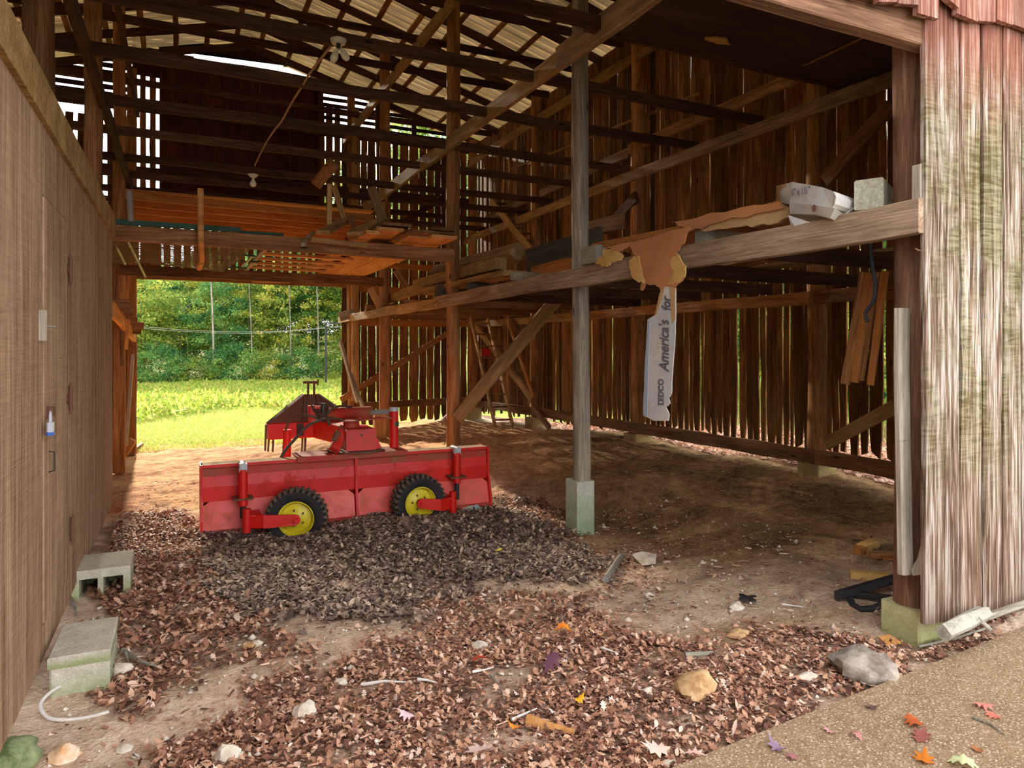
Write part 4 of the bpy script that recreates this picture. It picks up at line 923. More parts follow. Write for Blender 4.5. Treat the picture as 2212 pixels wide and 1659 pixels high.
lum('loft_plank',pX(1240,503,4.3),pX(1345,478,4.3),.06,.16,'barn','dark brown plank on edge right of the smooth post behind the torn door','plank')
lum('loft_plank',(4.2,2.6,2.43),(5.2,6.,2.43),.28,.03,'barn','loose board lying flat on the joists near the front','plank')
lum('loft_plank',(5.6,2.7,2.43),(5.3,6.4,2.43),.3,.03,'lumber','loose lighter board lying flat on the joists near the front','plank')
# torn door
d0=pX(1283,534,3.66); d1=pX(1702,440,3.66)
td=empty('torn_door',(d0+d1)/2,'torn hollow door with yellow core lying along the loft beam, its skin peeled over the edge','door slab')
dirv=(d1-d0); 
obj('door_slab',MB().bar(d0+Vector((.3,0,-.0)),d1+Vector((.3,0,0)),.62,.04,seg=10,wob=.01),'skin',td)
obj('door_edge',MB().bar(d0+Vector((-.02,0,-.0)),d1+Vector((-.02,0,0)),.03,.055,seg=12,wob=.02),'new_lit',td)
def blob(pxpts,X,th,jx=0): return [pX(a,b,X) for a,b in pxpts]
def ragged(pts,amp,n=5,X=None):
    out=[]
    for i in range(len(pts)):
        a,b=Vector(pts[i]),Vector(pts[(i+1)%len(pts)])
        for k in range(n):
            t=k/n; q=a.lerp(b,t); nn=Vector((0,-(b-a).z,(b-a).y)).normalized() if (b-a).length>0 else Vector((0,0,0)); out.append(q+nn*amp*R.uniform(-1,1)*(0 if k==0 else 1))
    return out
def sheet(name,pxp,X,th,mat,parent,amp=.01,n=5,dx=0.0,**k):
    pts=ragged([pX(a,b,X)+Vector((dx,0,0)) for a,b in pxp],amp,n); return obj(name,MB().poly(pts,(th,0,0)),mat,parent,**k)
sheet('torn_skin',[(1310,535),(1490,490),(1480,520),(1462,545),(1466,575),(1478,600),(1458,622),(1432,632),(1420,620),(1395,612),(1372,600),(1378,560),(1366,545),(1362,530),(1340,543),(1318,545)],3.385,.006,'skin',td,.012)
sheet('foam_core',[(1358,562),(1378,552),(1386,585),(1392,612),(1372,605),(1362,590)],3.38,.012,'foam',td,.012)
sheet('foam_core',[(1446,566),(1462,548),(1482,575),(1478,598),(1452,616),(1440,612),(1456,590)],3.38,.012,'foam',td,.012)
sheet('foam_core',[(1384,612),(1396,614),(1388,628),(1383,626)],3.39,.008,'skin',td,.004)
sheet('foam_core',[(1303,538),(1322,530),(1345,552),(1338,562),(1318,568),(1310,576),(1286,570),(1290,558),(1302,556)],3.385,.02,'foam',td,.012)
sheet('torn_layer',[(1500,492),(1560,466),(1680,440),(1704,447),(1706,470),(1660,486),(1600,490),(1520,500)],3.56,.03,'kraft',td,.012)
sheet('torn_layer',[(1450,480),(1600,448),(1680,436),(1690,450),(1560,478),(1490,500)],3.53,.015,'skin',td,.014)
sheet('torn_flake',[(1703,466),(1745,480),(1716,484),(1708,486)],3.50,.006,'carton',td,.002)
# hanging printed cardboard strip
HX=3.36
hs=empty('cardboard_strip',pX(1425,905,HX),'long white printed cardboard strip hanging from the torn door over the loft beam','cardboard')
outl=[(1436,619),(1459,622),(1459,690),(1457,745),(1452,810),(1450,850),(1444,860),(1447,872),(1438,880),(1445,895),(1443,909),(1412,909),(1404,905),(1389,897),(1390,855),(1393,790),(1398,700),(1399,690),(1415,680),(1420,655),(1424,635)]
sheet('strip_face',outl,HX,.008,'carton',hs,.003,4)
sheet('strip_fold',[(1399,695),(1404,695),(1400,790),(1398,900),(1390,897),(1391,850),(1393,780)],HX-.003,.004,'bluestrip',hs,.001,3)
sheet('kraft_edge',[(1436,619),(1424,636),(1419,660),(1414,682),(1418,681),(1424,660),(1432,640)],HX-.002,.006,'kraft',hs,.001,3)
sheet('kraft_patch',[(1446,621),(1459,622),(1459,690),(1451,700),(1448,660)],HX-.0015,.003,'kraft',hs,.003,3)
FONT=None
def text(s,pos,size,parent,mat,shear=0,rot=None,sx=1,nm='printed_lettering',thick=0):
    cu=bpy.data.curves.new(nm,'FONT'); cu.body=s; cu.size=size; cu.shear=shear; cu.extrude=.0008; cu.offset=thick; cu.align_x='LEFT'; cu.materials.append(M[mat])
    tmp=bpy.data.objects.new('tmp_text',cu); me=bpy.data.meshes.new_from_object(tmp); bpy.data.objects.remove(tmp); o=bpy.data.objects.new(nm,me); mw=Matrix.Translation(Vector(pos))@rot@Matrix.Diagonal((sx,1,1,1)); link(o,parent,mw); return o
# facing -X, reading upward: local x -> +Z, local y -> +Y (leftwards seen from -X), normal -X
rot=Matrix(((0,0,-1,0),(0,1,0,0),(1,0,0,0),(0,0,0,1)))
p=pX(1443,803,HX-.006); top=pX(1443,688,HX)
text("America's",(p.x,p.y-.005,p.z),.165,hs,'ink',.3,rot,.6,thick=.003)
p2=pX(1446,672,HX-.006); text("for",(p2.x,p2.y-.01,p2.z),.15,hs,'ink',.35,rot,.6,thick=.003)
p3=pX(1433,876,HX-.006); text("LEDCO",(p3.x,p3.y,p3.z),.09,hs,'ink',0,rot,.7,thick=.002)
q0,q1=pX(1422,876,HX-.006),pX(1425,829,HX-.006); obj('printed_line',MB().bar(q0,q1,.008,.002,up=(1,0,0)),'ink',hs)
# white carton
cb=empty('cardboard_carton',pX(1740,465,3.6),'crushed white cardboard carton with printed sizes lying on the loft beam','carton')
m=MB(); A=[pX(1677,402,3.75),pX(1712,393,3.45),pX(1775,404,3.35),pX(1800,413,3.3),pX(1806,424,3.28)]; B=[pX(1677,437,3.75),pX(1705,440,3.45),pX(1760,444,3.35),pX(1798,449,3.3),pX(1803,440,3.28)]
n=len(A); vs=A+B+[v+Vector((.32,.1,0)) for v in A]+[v+Vector((.32,.1,0)) for v in B]; fs=[]
for i in range(n-1): fs+= [(i,i+1,n+i+1,n+i),(2*n+i,3*n+i,3*n+i+1,2*n+i+1),(i,2*n+i,2*n+i+1,i+1),(n+i,n+i+1,3*n+i+1,3*n+i)]
fs+=[(0,n,3*n,2*n),(n-1,3*n-1,4*n-1,2*n-1)]; m.add(vs,fs); obj('upper_panel',m,'carton',cb)
m=MB(); A=[pX(1705,438,3.44),pX(1762,443,3.34),pX(1803,450,3.29)]; B=[pX(1706,462,3.47),pX(1763,463,3.37),pX(1793,471,3.33)]; n=3
vs=A+B+[v+Vector((.25,.12,0)) for v in A]+[v+Vector((.25,.12,.0)) for v in B]; fs=[]
for i in range(n-1): fs+= [(i,i+1,n+i+1,n+i),(2*n+i,3*n+i,3*n+i+1,2*n+i+1),(i,2*n+i,2*n+i+1,i+1),(n+i,n+i+1,3*n+i+1,3*n+i)]
fs+=[(0,n,3*n,2*n),(n-1,3*n-1,4*n-1,2*n-1)]; m.add(vs,fs); obj('lower_panel',m,'carton',cb)
obj('kraft_end',MB().poly([pX(1677,404,3.74),pX(1698,397,3.56),pX(1698,437,3.56),pX(1677,436,3.74)],(-.004,-.002,0)),'kraft',cb)
obj('rolled_tube',MB().cyl(pX(1800,432,3.5),pX(1838,462,3.52),.042,16,r1=.036),'carton',cb,smooth=True)
obj('loose_flap',MB().poly([pX(1703,465,3.42),pX(1750,480,3.42),pX(1716,488,3.42)],(.006,0,0)),'carton',cb)
h=pX(1760,450,3.33); obj('punched_hole',MB().poly([(h.x-.008,h.y+.014*math.cos(a),h.z+.022*math.sin(a)) for a in np.linspace(0,2*math.pi,15)[:-1]],(.004,0,0)),'rust',cb)
aa,bb=pX(1712,420,3.45),pX(1775,423,3.35); xd=(bb-aa).normalized(); zd=Vector((0,0,1)); yd=xd.cross(zd); 
rt=Matrix((xd,zd,xd.cross(zd))).transposed().to_4x4()
pp=pX(1719,422,3.44)+xd.cross(zd)*.03+Vector((0,0,-.005))
text("0\" x 1½\"",pp,.062,cb,'ink',0,rt,.8)
# planks on the driveway beams
sp=lambda nm,px,py,Y0,Y1,w,th,mat,lab,dz=0,g='planks on the driveway beams': lum(nm,pY(px,py,Y0),Vector((pY(px,py,Y0).x,Y1,pY(px,py,Y0).z+dz)),w,th,mat,lab,'plank',g)
XB=pY(965,512,8.7)
Z0=3.06
def dp(pxl,pxr,py,Y0,Y1,th,mat,lab,tilt=0):
    a=pY(pxl,py,Y0); b=pY(pxr,py+(pxr-pxl)*.09,Y0); w=abs(b.x-a.x); c=(a+b)/2; lum('driveway_plank',c,Vector((c.x,Y1,c.z+tilt)),w,th,mat,lab,'plank','planks on the driveway beams')
dp(933,988,509,8.7,13.5,.045,'new','outermost plank end of the driveway stack, under the blade post side')
dp(932,986,501,8.75,13.4,.04,'barn','second plank end from the top right of the driveway stack')
dp(934,984,493,8.8,13.0,.04,'barn','top right plank end of the driveway stack')
dp(882,938,508,8.9,13.4,.045,'new','wide plank left of the outermost one in the driveway stack')
dp(884,936,497,8.6,13.2,.035,'barn','dark plank lying on top in the middle of the driveway stack')
dp(815,874,493,8.9,13.7,.045,'new','orange plank with a dark end left of centre in the driveway stack')
dp(828,888,482,8.9,13.7,.04,'barn','upper left plank end of the driveway stack')
dp(790,820,500,8.8,13.6,.045,'new','orange plank under the two propped boards in the driveway stack')
for (a,b,lab,mat) in (((698,502),(756,470),'short pale board lying across near the light upright prop','beam'),((764,505),(826,474),'short pale board lying across near the tilted prop','beam')):
    q0=pY(*a,8.75); q1=pY(b[0],b[1],10.4); lum('short_board',q0,q1,.17,.05,mat,lab,'board','planks on the driveway beams')
lum('cross_strip',pY(672,517,9.0),pY(795,531,9.0),.05,.06,'beam','long thin strip lying across the left planks of the stack','strip','planks on the driveway beams')
lum('cross_strip',pY(655,528,9.0),pY(676,502,10.5),.05,.05,'grate','short pale strip at the left end of the driveway stack','strip','planks on the driveway beams')
lum('prop_board',pY(711,495,9.4),pY(713,398,9.4),.06,.05,'beam','upright light prop board left of the driveway stack','prop','props on the driveway stack',up=(0,1,0))
lum('prop_board',pY(742,472,9.6),pY(722,402,9.6),.07,.05,'beam','slanting prop board just right of the upright one','prop','props on the driveway stack',up=(0,1,0))
lum('prop_board',pY(826,475,9.6),pY(802,404,9.6),.12,.05,'beam','wide slanting prop board in the middle of the driveway','prop','props on the driveway stack',up=(0,1,0))
lum('prop_board',pY(766,497,9.6),pY(755,466,9.6),.07,.05,'barn','stubby dark prop board on the driveway stack','prop','props on the driveway stack',up=(0,1,0))
lum('dark_plank',pY(683,400,10.3),pY(722,352,9.5),.16,.04,'barn','dark board leaning on the tier poles above the driveway','plank','planks on the driveway beams',up=(0,1,0))
# underside stretch between beams: short cross battens
for i in range(5):
    Y=10.2+i*.62; x0=1.0+.0*i; lum('platform_batten',(1.08,Y,2.99),(2.42-.02*i,Y,2.97),.12,.04,'new',f'{ords[i]} short cross batten from the front under the driveway plank stack','batten','cross battens under the plank stack')
lum('edge_strip',(1.1,10.0,3.04),(1.02,13.3,2.98),.06,.04,'grate','pale strip along the left ends of the cross battens','strip')
lum('driveway_plank',(2.55,9.6,3.03),(2.5,13.5,2.97),.42,.03,'new','broad golden plank seen from below between the two driveway beams','plank','planks on the driveway beams')
lum('driveway_plank',(2.98,9.6,3.02),(2.93,13.5,2.97),.4,.03,'new','second broad golden plank seen from below beside the loft side','plank','planks on the driveway beams')
# wire mesh, green bars, pipe
m=MB(); 
def netz(x,y): return 3.0-.14*math.sin(math.pi*(y-9.5)/3.6)*(1.2 if x<.6 else .9)+.03*noise.noise((x*2,y*2,0))-.04*math.sin(x*3)
nx_,ny_=34,26; vs=[];fs=[]
for j in range(ny_+1):
    for i in range(nx_+1):
        y=9.45+3.65*j/ny_; x=-.93+(1.85-.5*j/ny_)*i/nx_; vs.append((x,y,netz(x,y)))
for j in range(ny_):
    for i in range(nx_): a=j*(nx_+1)+i; fs.append((a,a+1,a+nx_+2,a+nx_+1))
m.add(vs,fs); obj('wire_mesh',m,'net',label='sagging rusty wire mesh panel resting on the two driveway beams',cat='mesh',smooth=True)
lum('green_bar',pY(243,478,9.3),pY(520,497,9.3),.05,.06,'greenm','long dark green metal bar on top of the nearer driveway beam','bar','green bars',wob=0)
lum('green_bar',pY(518,502,10.2),pY(612,508,10.2),.04,.05,'greenm','short dark green metal bar right of the long one','bar','green bars',wob=0)
for i,(a,b,ya,yb,lab) in enumerate((((246,520),(270,570),10.2,11.4,'left dusty angle bar under the wire mesh'),((276,520),(314,598),10.,12.6,'dusty tube poking down through the left of the wire mesh'),((498,540),(474,580),10.2,12.8,'slanting tube at the right side of the wire mesh'),((546,552),(524,576),10.6,12.8,'outer slanting tube right of the wire mesh'))):
    obj('metal_tube',MB().cyl(pY(*a,ya),pY(*b,yb),.02,10),'steel',label=lab,cat='tube',group='metal tubes under the driveway floor',smooth=True)
for i,(a,b,Y,lab) in enumerate((((468,546),(552,553),10.6,'nearest green cross rod at the right end of the mesh'),((466,562),(560,566),11.8,'middle green cross rod at the right end of the mesh'),((455,576),(562,580),12.8,'farthest green cross rod at the right end of the mesh'))):
    obj('green_rod',MB().cyl(pY(*a,Y),pY(*b,Y),.014,8),'greenm',label=lab,cat='rod',group='green rods by the mesh',smooth=True)
a=pY(433,408,9.25); b=pY(434,520,9.2); c=pY(436,562,9.8); d=pY(430,580,10.1)
obj('hanging_pipe',MB().tube([a,a.lerp(b,.5),b,c,d],.035,14),'new',label='tan open-ended pipe standing up through the nearer driveway beam',cat='pipe',smooth=True)
obj('pipe_bore',MB().cyl(a+Vector((0,0,.001)),a+Vector((0,0,.004)),.028,12),'blackm',bpy.data.objects['hanging_pipe'])
obj('metal_pipe',MB().tube([pY(279,412,9.2),pY(281,440,9.2),pY(283,478,9.2)],.035,12),'steel',label='grey pipe bent down beside the left end of the green bar',cat='pipe',smooth=True)
# bulbs and cords
def bulb(m,c,d,r=.036):
    d=Vector(d).normalized(); return m.ring(c,d,[(.0,0),(.016,0),(.017,.03),(.03,.055),(r,.085),(r*.95,.11),(r*.6,.132),(0,.14)],20,closed=False)
p=pY(731,88,6.6); 
lf=empty('twin_lampholder',(p.x,p.y,p.z),'white porcelain lampholder with two bulbs on a tier pole at top centre','light fixture')
obj('ceramic_base',MB().ring((p.x,p.y,p.z-.03),(0,0,1),[(0,0),(.06,0),(.075,.03),(.075,.04),(0,.04)],28),'white',lf,smooth=True)
obj('socket_adapter',MB().cyl((p.x,p.y,p.z-.08),(p.x,p.y,p.z-.03),.022,16),'blackm',lf,smooth=True)
obj('bulb',bulb(MB(),Vector((p.x-.01,p.y,p.z-.08)),(-.35,0,-1)),'bulb',lf,smooth=True); obj('bulb',bulb(MB(),Vector((p.x+.01,p.y,p.z-.06)),(.75,0,-1)),'bulb',lf,smooth=True)
p=pY(547,380,10.6)
lf=empty('single_lampholder',(p.x,p.y,p.z),'single round bulb in a white lampholder under a dark pole over the driveway','light fixture')
obj('ceramic_base',MB().ring((p.x,p.y,p.z-.02),(0,0,1),[(0,0),(.04,0),(.07,.03),(.07,.04),(0,.04)],24),'white',lf,smooth=True); obj('bulb',bulb(MB(),Vector((p.x,p.y,p.z-.02)),(0,0,-1),.045),'bulb',lf,smooth=True)
def cord(name,pts,r,mat,lab,cat='cord',group=None):
    P3=[Vector(q) for q in pts]; out=[]
    for i in range(len(P3)-1):
        a,b=P3[i],P3[i+1]; pa=P3[max(i-1,0)]; pb=P3[min(i+2,len(P3)-1)]
        for t in np.linspace(0,1,7)[:-1]: out.append(.5*((2*a)+(b-pa)*t+(2*pa-5*a+4*b-pb)*t*t+(3*a-pa-3*b+pb)*t**3))
    out.append(P3[-1]); return obj(name,MB().tube(out,r,8),mat,label=lab,cat=cat,group=group,smooth=True)
cord('lamp_cord',[pY(722,92,6.65),pY(700,118,6.9),pY(668,160,7.6),pY(650,190,8),pY(636,212,8.3),pY(620,240,8.8),pY(608,262,9.2),pY(592,282,9.4),pY(580,300,9.8),pY(566,325,10.2),pY(550,358,10.6)],.012,'cord','old tan cord strung between the twin and single bulbs over the driveway')
cord('black_cable',[pX(1880,528,3.7),pX(1884,570,3.7),pX(1891,615,3.7),pX(1888,648,3.7),pX(1872,672,3.7),pX(1870,682,3.7),pX(1874,695,3.7)],.011,'bcord','dark cable hanging under the loft beside the front post')
# hanging laths
for i,(a,b,w,lab) in enumerate((((1868,588),(1826,830),.07,'leftmost reddish strip hanging from the loft by the front post'),((1880,590),(1846,826),.06,'second reddish strip hanging from the loft by the front post'),((1895,588),(1858,822),.05,'third reddish strip hanging from the loft by the front post'),((1912,586),(1880,832),.05,'rightmost reddish strip hanging from the loft by the front post'))):
    lum('hanging_strip',pX(*a,4.3),pX(*b,4.25),.02,w,'new_lit' if i%2 else 'post',lab,'strip','strips hanging by the front post',up=(0,1,0))
# left doorway clutter
lum('rail_timber',pX(243,668,-.86),pX(290,728,-.86),.06,.2,'new','pale rail leading down toward the left jamb of the far doorway','rail')
for i,(x0,x1,y,yy,w) in enumerate(((-1.0,-.72,658,12.2,.16),(-1.0,-.66,673,12.4,.14),(-1.0,-.72,694,14.,.13),(-1.0,-.6,704,14.3,.13),(-1.0,-.66,715,14.6,.12))):
    z=pY(280,y,yy).z; lum('bracket_board',(x0,yy,z),(pY((283,288,297,311,305)[i],y,yy).x,yy,z),.05,w,'barn',f'{ords[i]} board end from the top jutting beside the left side of the far doorway','board','board ends by the doorway')
lum('leaning_plank',pY(287,768,14.5),pY(272,962,14.),.05,.17,'grate','pale plank leaning beside the left jamb of the far doorway','plank',up=(0,1,0))
lum('leaning_plank',pY(284,552,14.5),pY(272,648,14.5),.05,.12,'new','slanting strip above the board ends at the left jamb','plank',up=(0,1,0))
lum('leaning_plank',pY(277,690,13.),pY(272,755,13.),.05,.1,'new','short upright piece below the board ends at the left jamb','plank',up=(0,1,0))
lum('leaning_plank',pY(262,715,12.6),pY(264,790,12.6),.05,.1,'barn','dark stub beside the orange post at the end of the siding wall','plank',up=(0,1,0))
lum('floor_timber',G(266,992)+Vector((0,0,.08)),pY(288,950,15.8),.08,.13,'new','pale timber lying on the dirt at the left of the far doorway','timber')
lum('floor_timber',G(284,982)+Vector((0,0,.05)),G(306,966)+Vector((0,0,.05)),.08,.1,'lumber','short block on the dirt at the left corner of the far doorway','timber')
lum('leaning_board',pY(735,738,15.4),pY(772,868,14.9),.05,.2,'grate','whitish split board leaning at the right jamb of the far doorway','plank',up=(0,1,0))
lum('leaning_board',pY(758,808,15.3),pY(786,885,14.9),.05,.16,'grate','saw-marked short board leaning behind the red cylinder','plank',up=(0,1,0))
lum('base_block',(3.38,12.98,-.35),(3.38,12.98,.35),.22,.14,'new','pale block of wood at the foot of the crooked post behind the machine','block')
# front post attachments
pts=[pX(1948,666,3.50),pX(1947,800,3.50),pX(1950,950,3.51),pX(1953,1100,3.52),pX(1955,1238,3.51)]
m=MB()
for a,b in zip(pts[:-1],pts[1:]): m.bar(a,b+(b-a)*.01,.05,.085,up=(1,0,0),c=.25)
obj('jamb_strip',m,'gratev',label='long pale weathered strip nailed up the front right post',cat='strip')
obj('broken_piece',MB().poly([pX(1992,1165,3.53),pX(1996,1240,3.5),pX(1972,1244,3.5),pX(1968,1230,3.5),pX(1982,1205,3.52)],(.04,0,0)),'gratev',label='broken jagged wood stub beside the foot of the front right post',cat='stub')
cord('bent_nail',[pX(1994,542,3.5),pX(1982,540,3.42),pX(1978,537,3.4)],.004,'rust','rusty bent nail under the loft beam at the front right post','nail')
# ============================================================ GROUND OBJECTS
def cinder(px0,px1,pyt,Yd,lab,L=.39,W=.2,Hh=.2,rot=0,cap=False):
    pass
c=G(190,1470); 
blk=empty('cinder_block',(c.x-.02,c.y+.1,gz(c.x,c.y)),'grey cinder block with cap slab and mossy base beside the siding, nearest the camera','block')
a0=pZ(228,1440,.0); base=Vector((-.43,3.97,-.02))
obj('block_body',MB().bar((base.x,base.y,base.z-.04),(base.x,base.y,.14),.24,.42,up=(0,1,0),c=.04,seg=3,wob=.004),'block',blk)
obj('cap_slab',MB().bar((base.x,base.y-.21,.165),(base.x+.0,base.y+.22,.165),.25,.055,c=.1,seg=3,wob=.004),'block',blk)
b2=Vector((-.42,5.25,.1))
blk=empty('cinder_block',(b2.x,b2.y,0),'hollow cinder block showing its cores under the siding wall, farther back','block')
m=MB().box((-.62,5.06,.16),(-.3,5.44,.215)); m.box((-.62,5.06,-.03),(-.58,5.44,.16)); m.box((-.34,5.06,-.03),(-.3,5.44,.16)); m.box((-.48,5.06,-.03),(-.45,5.44,.16)); m.box((-.62,5.4,-.03),(-.3,5.44,.16))
obj('block_shell',m,'block',blk)
def rock(px,py,sx,sy,sz,mat,lab,cat='stone',dz=0,rot=0,group=None,name='stone'):
    g=G(px,py); sd=R.random()*50; vs=[];fs=[];n,k=14,9; t=(g-Vector((0,0,H))).length/F*1.0
    sx,sy,sz=sx*t/1,sy*t,sz*t
    for j in range(k+1):
        ph=math.pi*j/k
        for i in range(n):
            th=2*math.pi*i/n; d=Vector((math.sin(ph)*math.cos(th),math.sin(ph)*math.sin(th),math.cos(ph))); q=1+.35*noise.noise(d*1.6+Vector((sd,0,0)))+.12*noise.noise(d*4+Vector((sd,3,0)))
            v=Vector((d.x*sx*q,d.y*sy*q,d.z*sz*q)); v.rotate(Matrix.Rotation(rot,3,'Z')); vs.append(g+v+Vector((0,0,sz*.35+dz)))
    for j in range(k):
        for i in range(n): fs.append((j*n+i,j*n+(i+1)%n,(j+1)*n+(i+1)%n,(j+1)*n+i))
    return obj(name,MB().add(vs,fs),mat,label=lab,cat=cat,group=group,smooth=True)
rock(140,1638,24,18,16,'stoneo','orange and white stone near the lower left corner')
rock(15,1660,46,34,34,'stonem','mossy green rock under the siding at the lower left corner')
rock(660,1545,24,18,18,'stonew','pale jagged stone in the leaves left of centre front',rot=.5)
rock(492,1645,24,18,22,'stonew','white stone at the bottom edge left of centre')
rock(1036,1402,18,12,12,'stonew','round pale stone in the leaves below the dirt track')
rock(1236,1392,8,6,5,'stonew','tiny pale stone beside the orange leaf')
rock(1500,1495,44,34,26,'stonet','rounded tan boulder half buried in the leaves',rot=.4)
rock(1868,1455,50,50,30,'stoneg','large grey rock buried in leaves beside the concrete slab',rot=.8)
rock(1745,1468,26,12,9,'stonew','flat white stone in the leaves left of the grey rock')
rock(1404,1292,12,9,8,'stonew','small pale stone right of the old pipe')
rock(1404,1498,17,12,8,'stonew','flat pale stone in the leaves left of the tan boulder')
rock(1590,1315,16,12,9,'stonew','white stone on the dirt near the black scrap')
rock(1595,1375,26,16,9,'stonet','flat tan stone at the edge of the leaves')
rock(735,1478,14,9,8,'stonew','small white stone on the dirt left of the twigs')
rock(556,1395,10,8,7,'stonew','small whitish stone below the shaded leaf pile')
rock(540,1400,12,8,7,'stonet','small tan stone below the shaded leaf pile')
rock(265,1455,18,12,14,'stonew','stone beside the near cinder block')
rock(255,1248,12,10,10,'stoneo','orange stone beside the far cinder block')
rock(270,1620,14,10,7,'stonew','pale flat stone right of the orange and white one')
rock(727,1303,10,7,7,'stonew','pale chip at the foot of the shaded leaf pile')
rock(1440,1660,24,14,9,'stonew','pale stone at the bottom edge beside the slab corner')
# flat paper scrap
g=G(1395,1218); obj('paper_scrap',MB().poly([g+Vector(v) for v in ((-.11,-.1,.03),(.0,-.13,.035),(.12,.02,.05),(.04,.11,.06),(-.06,.1,.05))],(0,0,.008)),'stonew',label='pale torn paper scrap lying on the dirt right of the old pipe',cat='scrap')
a,b=G(1308,1262),G(1342,1212); obj('old_pipe',MB().tube([a+Vector((0,0,.03)),a.lerp(b,.5)+Vector((0,0,.035)),b+Vector((0,0,.04))],.025,12),'steel',label='short grey-blue pipe half buried below the concrete pier',cat='pipe',smooth=True)
# white cable loop
def gp(px,py,dz=.01): return G(px,py)+Vector((0,0,dz))
cord('white_cable',[gp(212,1472,.02),gp(160,1490,.04),gp(115,1515,.05),gp(88,1535,.03),gp(100,1552,.01),gp(130,1560,.01),gp(180,1556,.01),gp(235,1543,.01)],.0075,'wcable','white cable looped on the ground below the near cinder block','cable')
# twigs and branches
def twig(pts,r,mat,lab,cat='twig',group='twigs on the ground',name='twig',dz=.02):
    P3=[gp(x,y,dz) for x,y in pts]; n=len(P3); return obj(name,MB().tube(P3,r,7,radii=[r*(1-.6*i/(n-1)) for i in range(n)],jit=.4),mat,label=lab,cat=cat,group=group,smooth=True)
twig([(265,1412),(300,1435),(345,1450)],.012,'bark','forked twig right of the near cinder block')
twig([(175,1458),(215,1485),(250,1470),(275,1450)],.006,'rust','thin brown stem beside the white cable')
twig([(150,1290),(160,1310),(166,1340)],.012,'bark','stub of root under the siding wall')
twig([(270,1412),(278,1440)],.008,'bark','short twig beside the forked twig')
twig([(780,1488),(830,1480),(882,1483)],.008,'wcable','pale twig left of the broken white strip')
twig([(902,1476),(922,1478),(944,1484)],.007,'wcable','short white strip in the leaves')
twig([(1020,1460),(1045,1456),(1066,1450)],.006,'wcable','thin pale twig under the red leaf')
twig([(1060,1468),(1080,1490),(1090,1520)],.005,'bark','thin curved stem below the red leaf')
twig([(1105,1565),(1125,1555),(1160,1540)],.007,'wcable','pale thin twig in the front leaves')
tw=twig([(1140,1566),(1180,1578),(1240,1592)],.026,'new','splintered pale wood piece in the front leaves','wood piece')
twig([(1300,1407),(1330,1418)],.007,'wcable','small pale twig on the dirt in the centre')
twig([(1690,1312),(1735,1318)],.006,'wcable','small pale twig near the black scrap')
twig([(1480,1425),(1540,1418)],.02,'bark','pale stick half buried above the tan boulder')
twig([(2100,1570),(2140,1585),(2175,1612)],.006,'bark','thin dark twig lying on the concrete slab','twig',dz=.04)
br=empty('fallen_branch',gp(2080,1350),'lichen-covered broken branch lying below the outside boards','branch')
P3=[pY(2036,1366,2.2),pY(2080,1346,2.22),pY(2128,1322,2.24)]; obj('limb',MB().tube(P3,.035,12,radii=[.034,.04,.032],jit=.5),'lichen',br,smooth=True)
P3=[pY(2130,1334,2.22),pY(2175,1318,2.24),pY(2260,1288,2.26)]; obj('thin_limb',MB().tube(P3,.02,9,jit=.4),'bark',br,smooth=True)
P3=[pY(2112,1336,2.2),pY(2128,1350,2.18),pY(2140,1362,2.16)]; obj('side_twig',MB().tube(P3,.012,7),'bark',br,smooth=True)
P3=[gp(1984,1405,.02),gp(2060,1388,.02),gp(2130,1365,.02)]; obj('side_twig',MB().tube(P3,.007,7),'bark',br,smooth=True)
# yellow wood chunks
def chunk(px,py,L,w,h,rot,mat,lab,tilt=0,name='wood_offcut'):
    g=gp(px,py,h/2); d=Vector((math.cos(rot),math.sin(rot),tilt)); return member(name,g-d*L/2,g+d*L/2,w,h,mat,lab,'offcut','wood offcuts',wob=0)
chunk(1875,1185,.13,.1,.05,-.2,'foam','pale yellow wood offcut resting on another near the front post',.3)
chunk(1858,1195,.08,.07,.05,0,'new_lit','small orange wood offcut beside the pale yellow one')
chunk(1910,1205,.22,.08,.04,-.5,'post','dark brown offcut under the pale yellow one',.0)
chunk(1925,1208,.14,.07,.02,-.6,'new_lit','thin orange offcut right of the pale yellow one',.0)
chunk(1878,1252,.24,.07,.05,-.75,'foam','long orange-yellow splintered wood offcut on the dirt near the front post')
g=gp(1917,1392,.01); obj('wood_chip',MB().poly([g+Vector(v) for v in ((-.05,-.03,0),(.05,-.04,0),(.06,.03,.01),(-.02,.04,.01))],(0,0,.012)),'new',label='flat pale wood chip at the foot of the green-yellow pier',cat='chip')
# black steel stand
st=empty('steel_stand',gp(1870,1300),'black tubular steel stand lying on the dirt behind the front pier','stand')
A0=gp(1808,1304,.05); A1=gp(1938,1272,.07); obj('long_bar',MB().bar(A0,A1,.045,.05,c=.1),'blackm',st)
obj('cross_bar',MB().bar(gp(1842,1293,.03),gp(1925,1310,.05),.035,.035,c=.1),'blackm',st)
obj('bent_leg',MB().tube([gp(1835,1298,.03),gp(1842,1312,.015),gp(1860,1322,.015),gp(1885,1320,.015),gp(1925,1305,.02),gp(1960,1296,.02)],.02,10),'blackm',st,smooth=True)
obj('brace_bar',MB().bar(gp(1938,1272,.05),gp(1960,1300,.03),.035,.035,c=.1),'blackm',st)
g=gp(1615,1298,.015); obj('rubber_scrap',MB().poly([g+Vector((.05*math.cos(a)*(1+.5*math.cos(4*a)),.05*math.sin(a)*(1+.5*math.cos(4*a)),0)) for a in np.linspace(0,2*math.pi,21)[:-1]],(0,0,.01)),'blackm',label='small black star-shaped scrap on the dirt',cat='scrap')
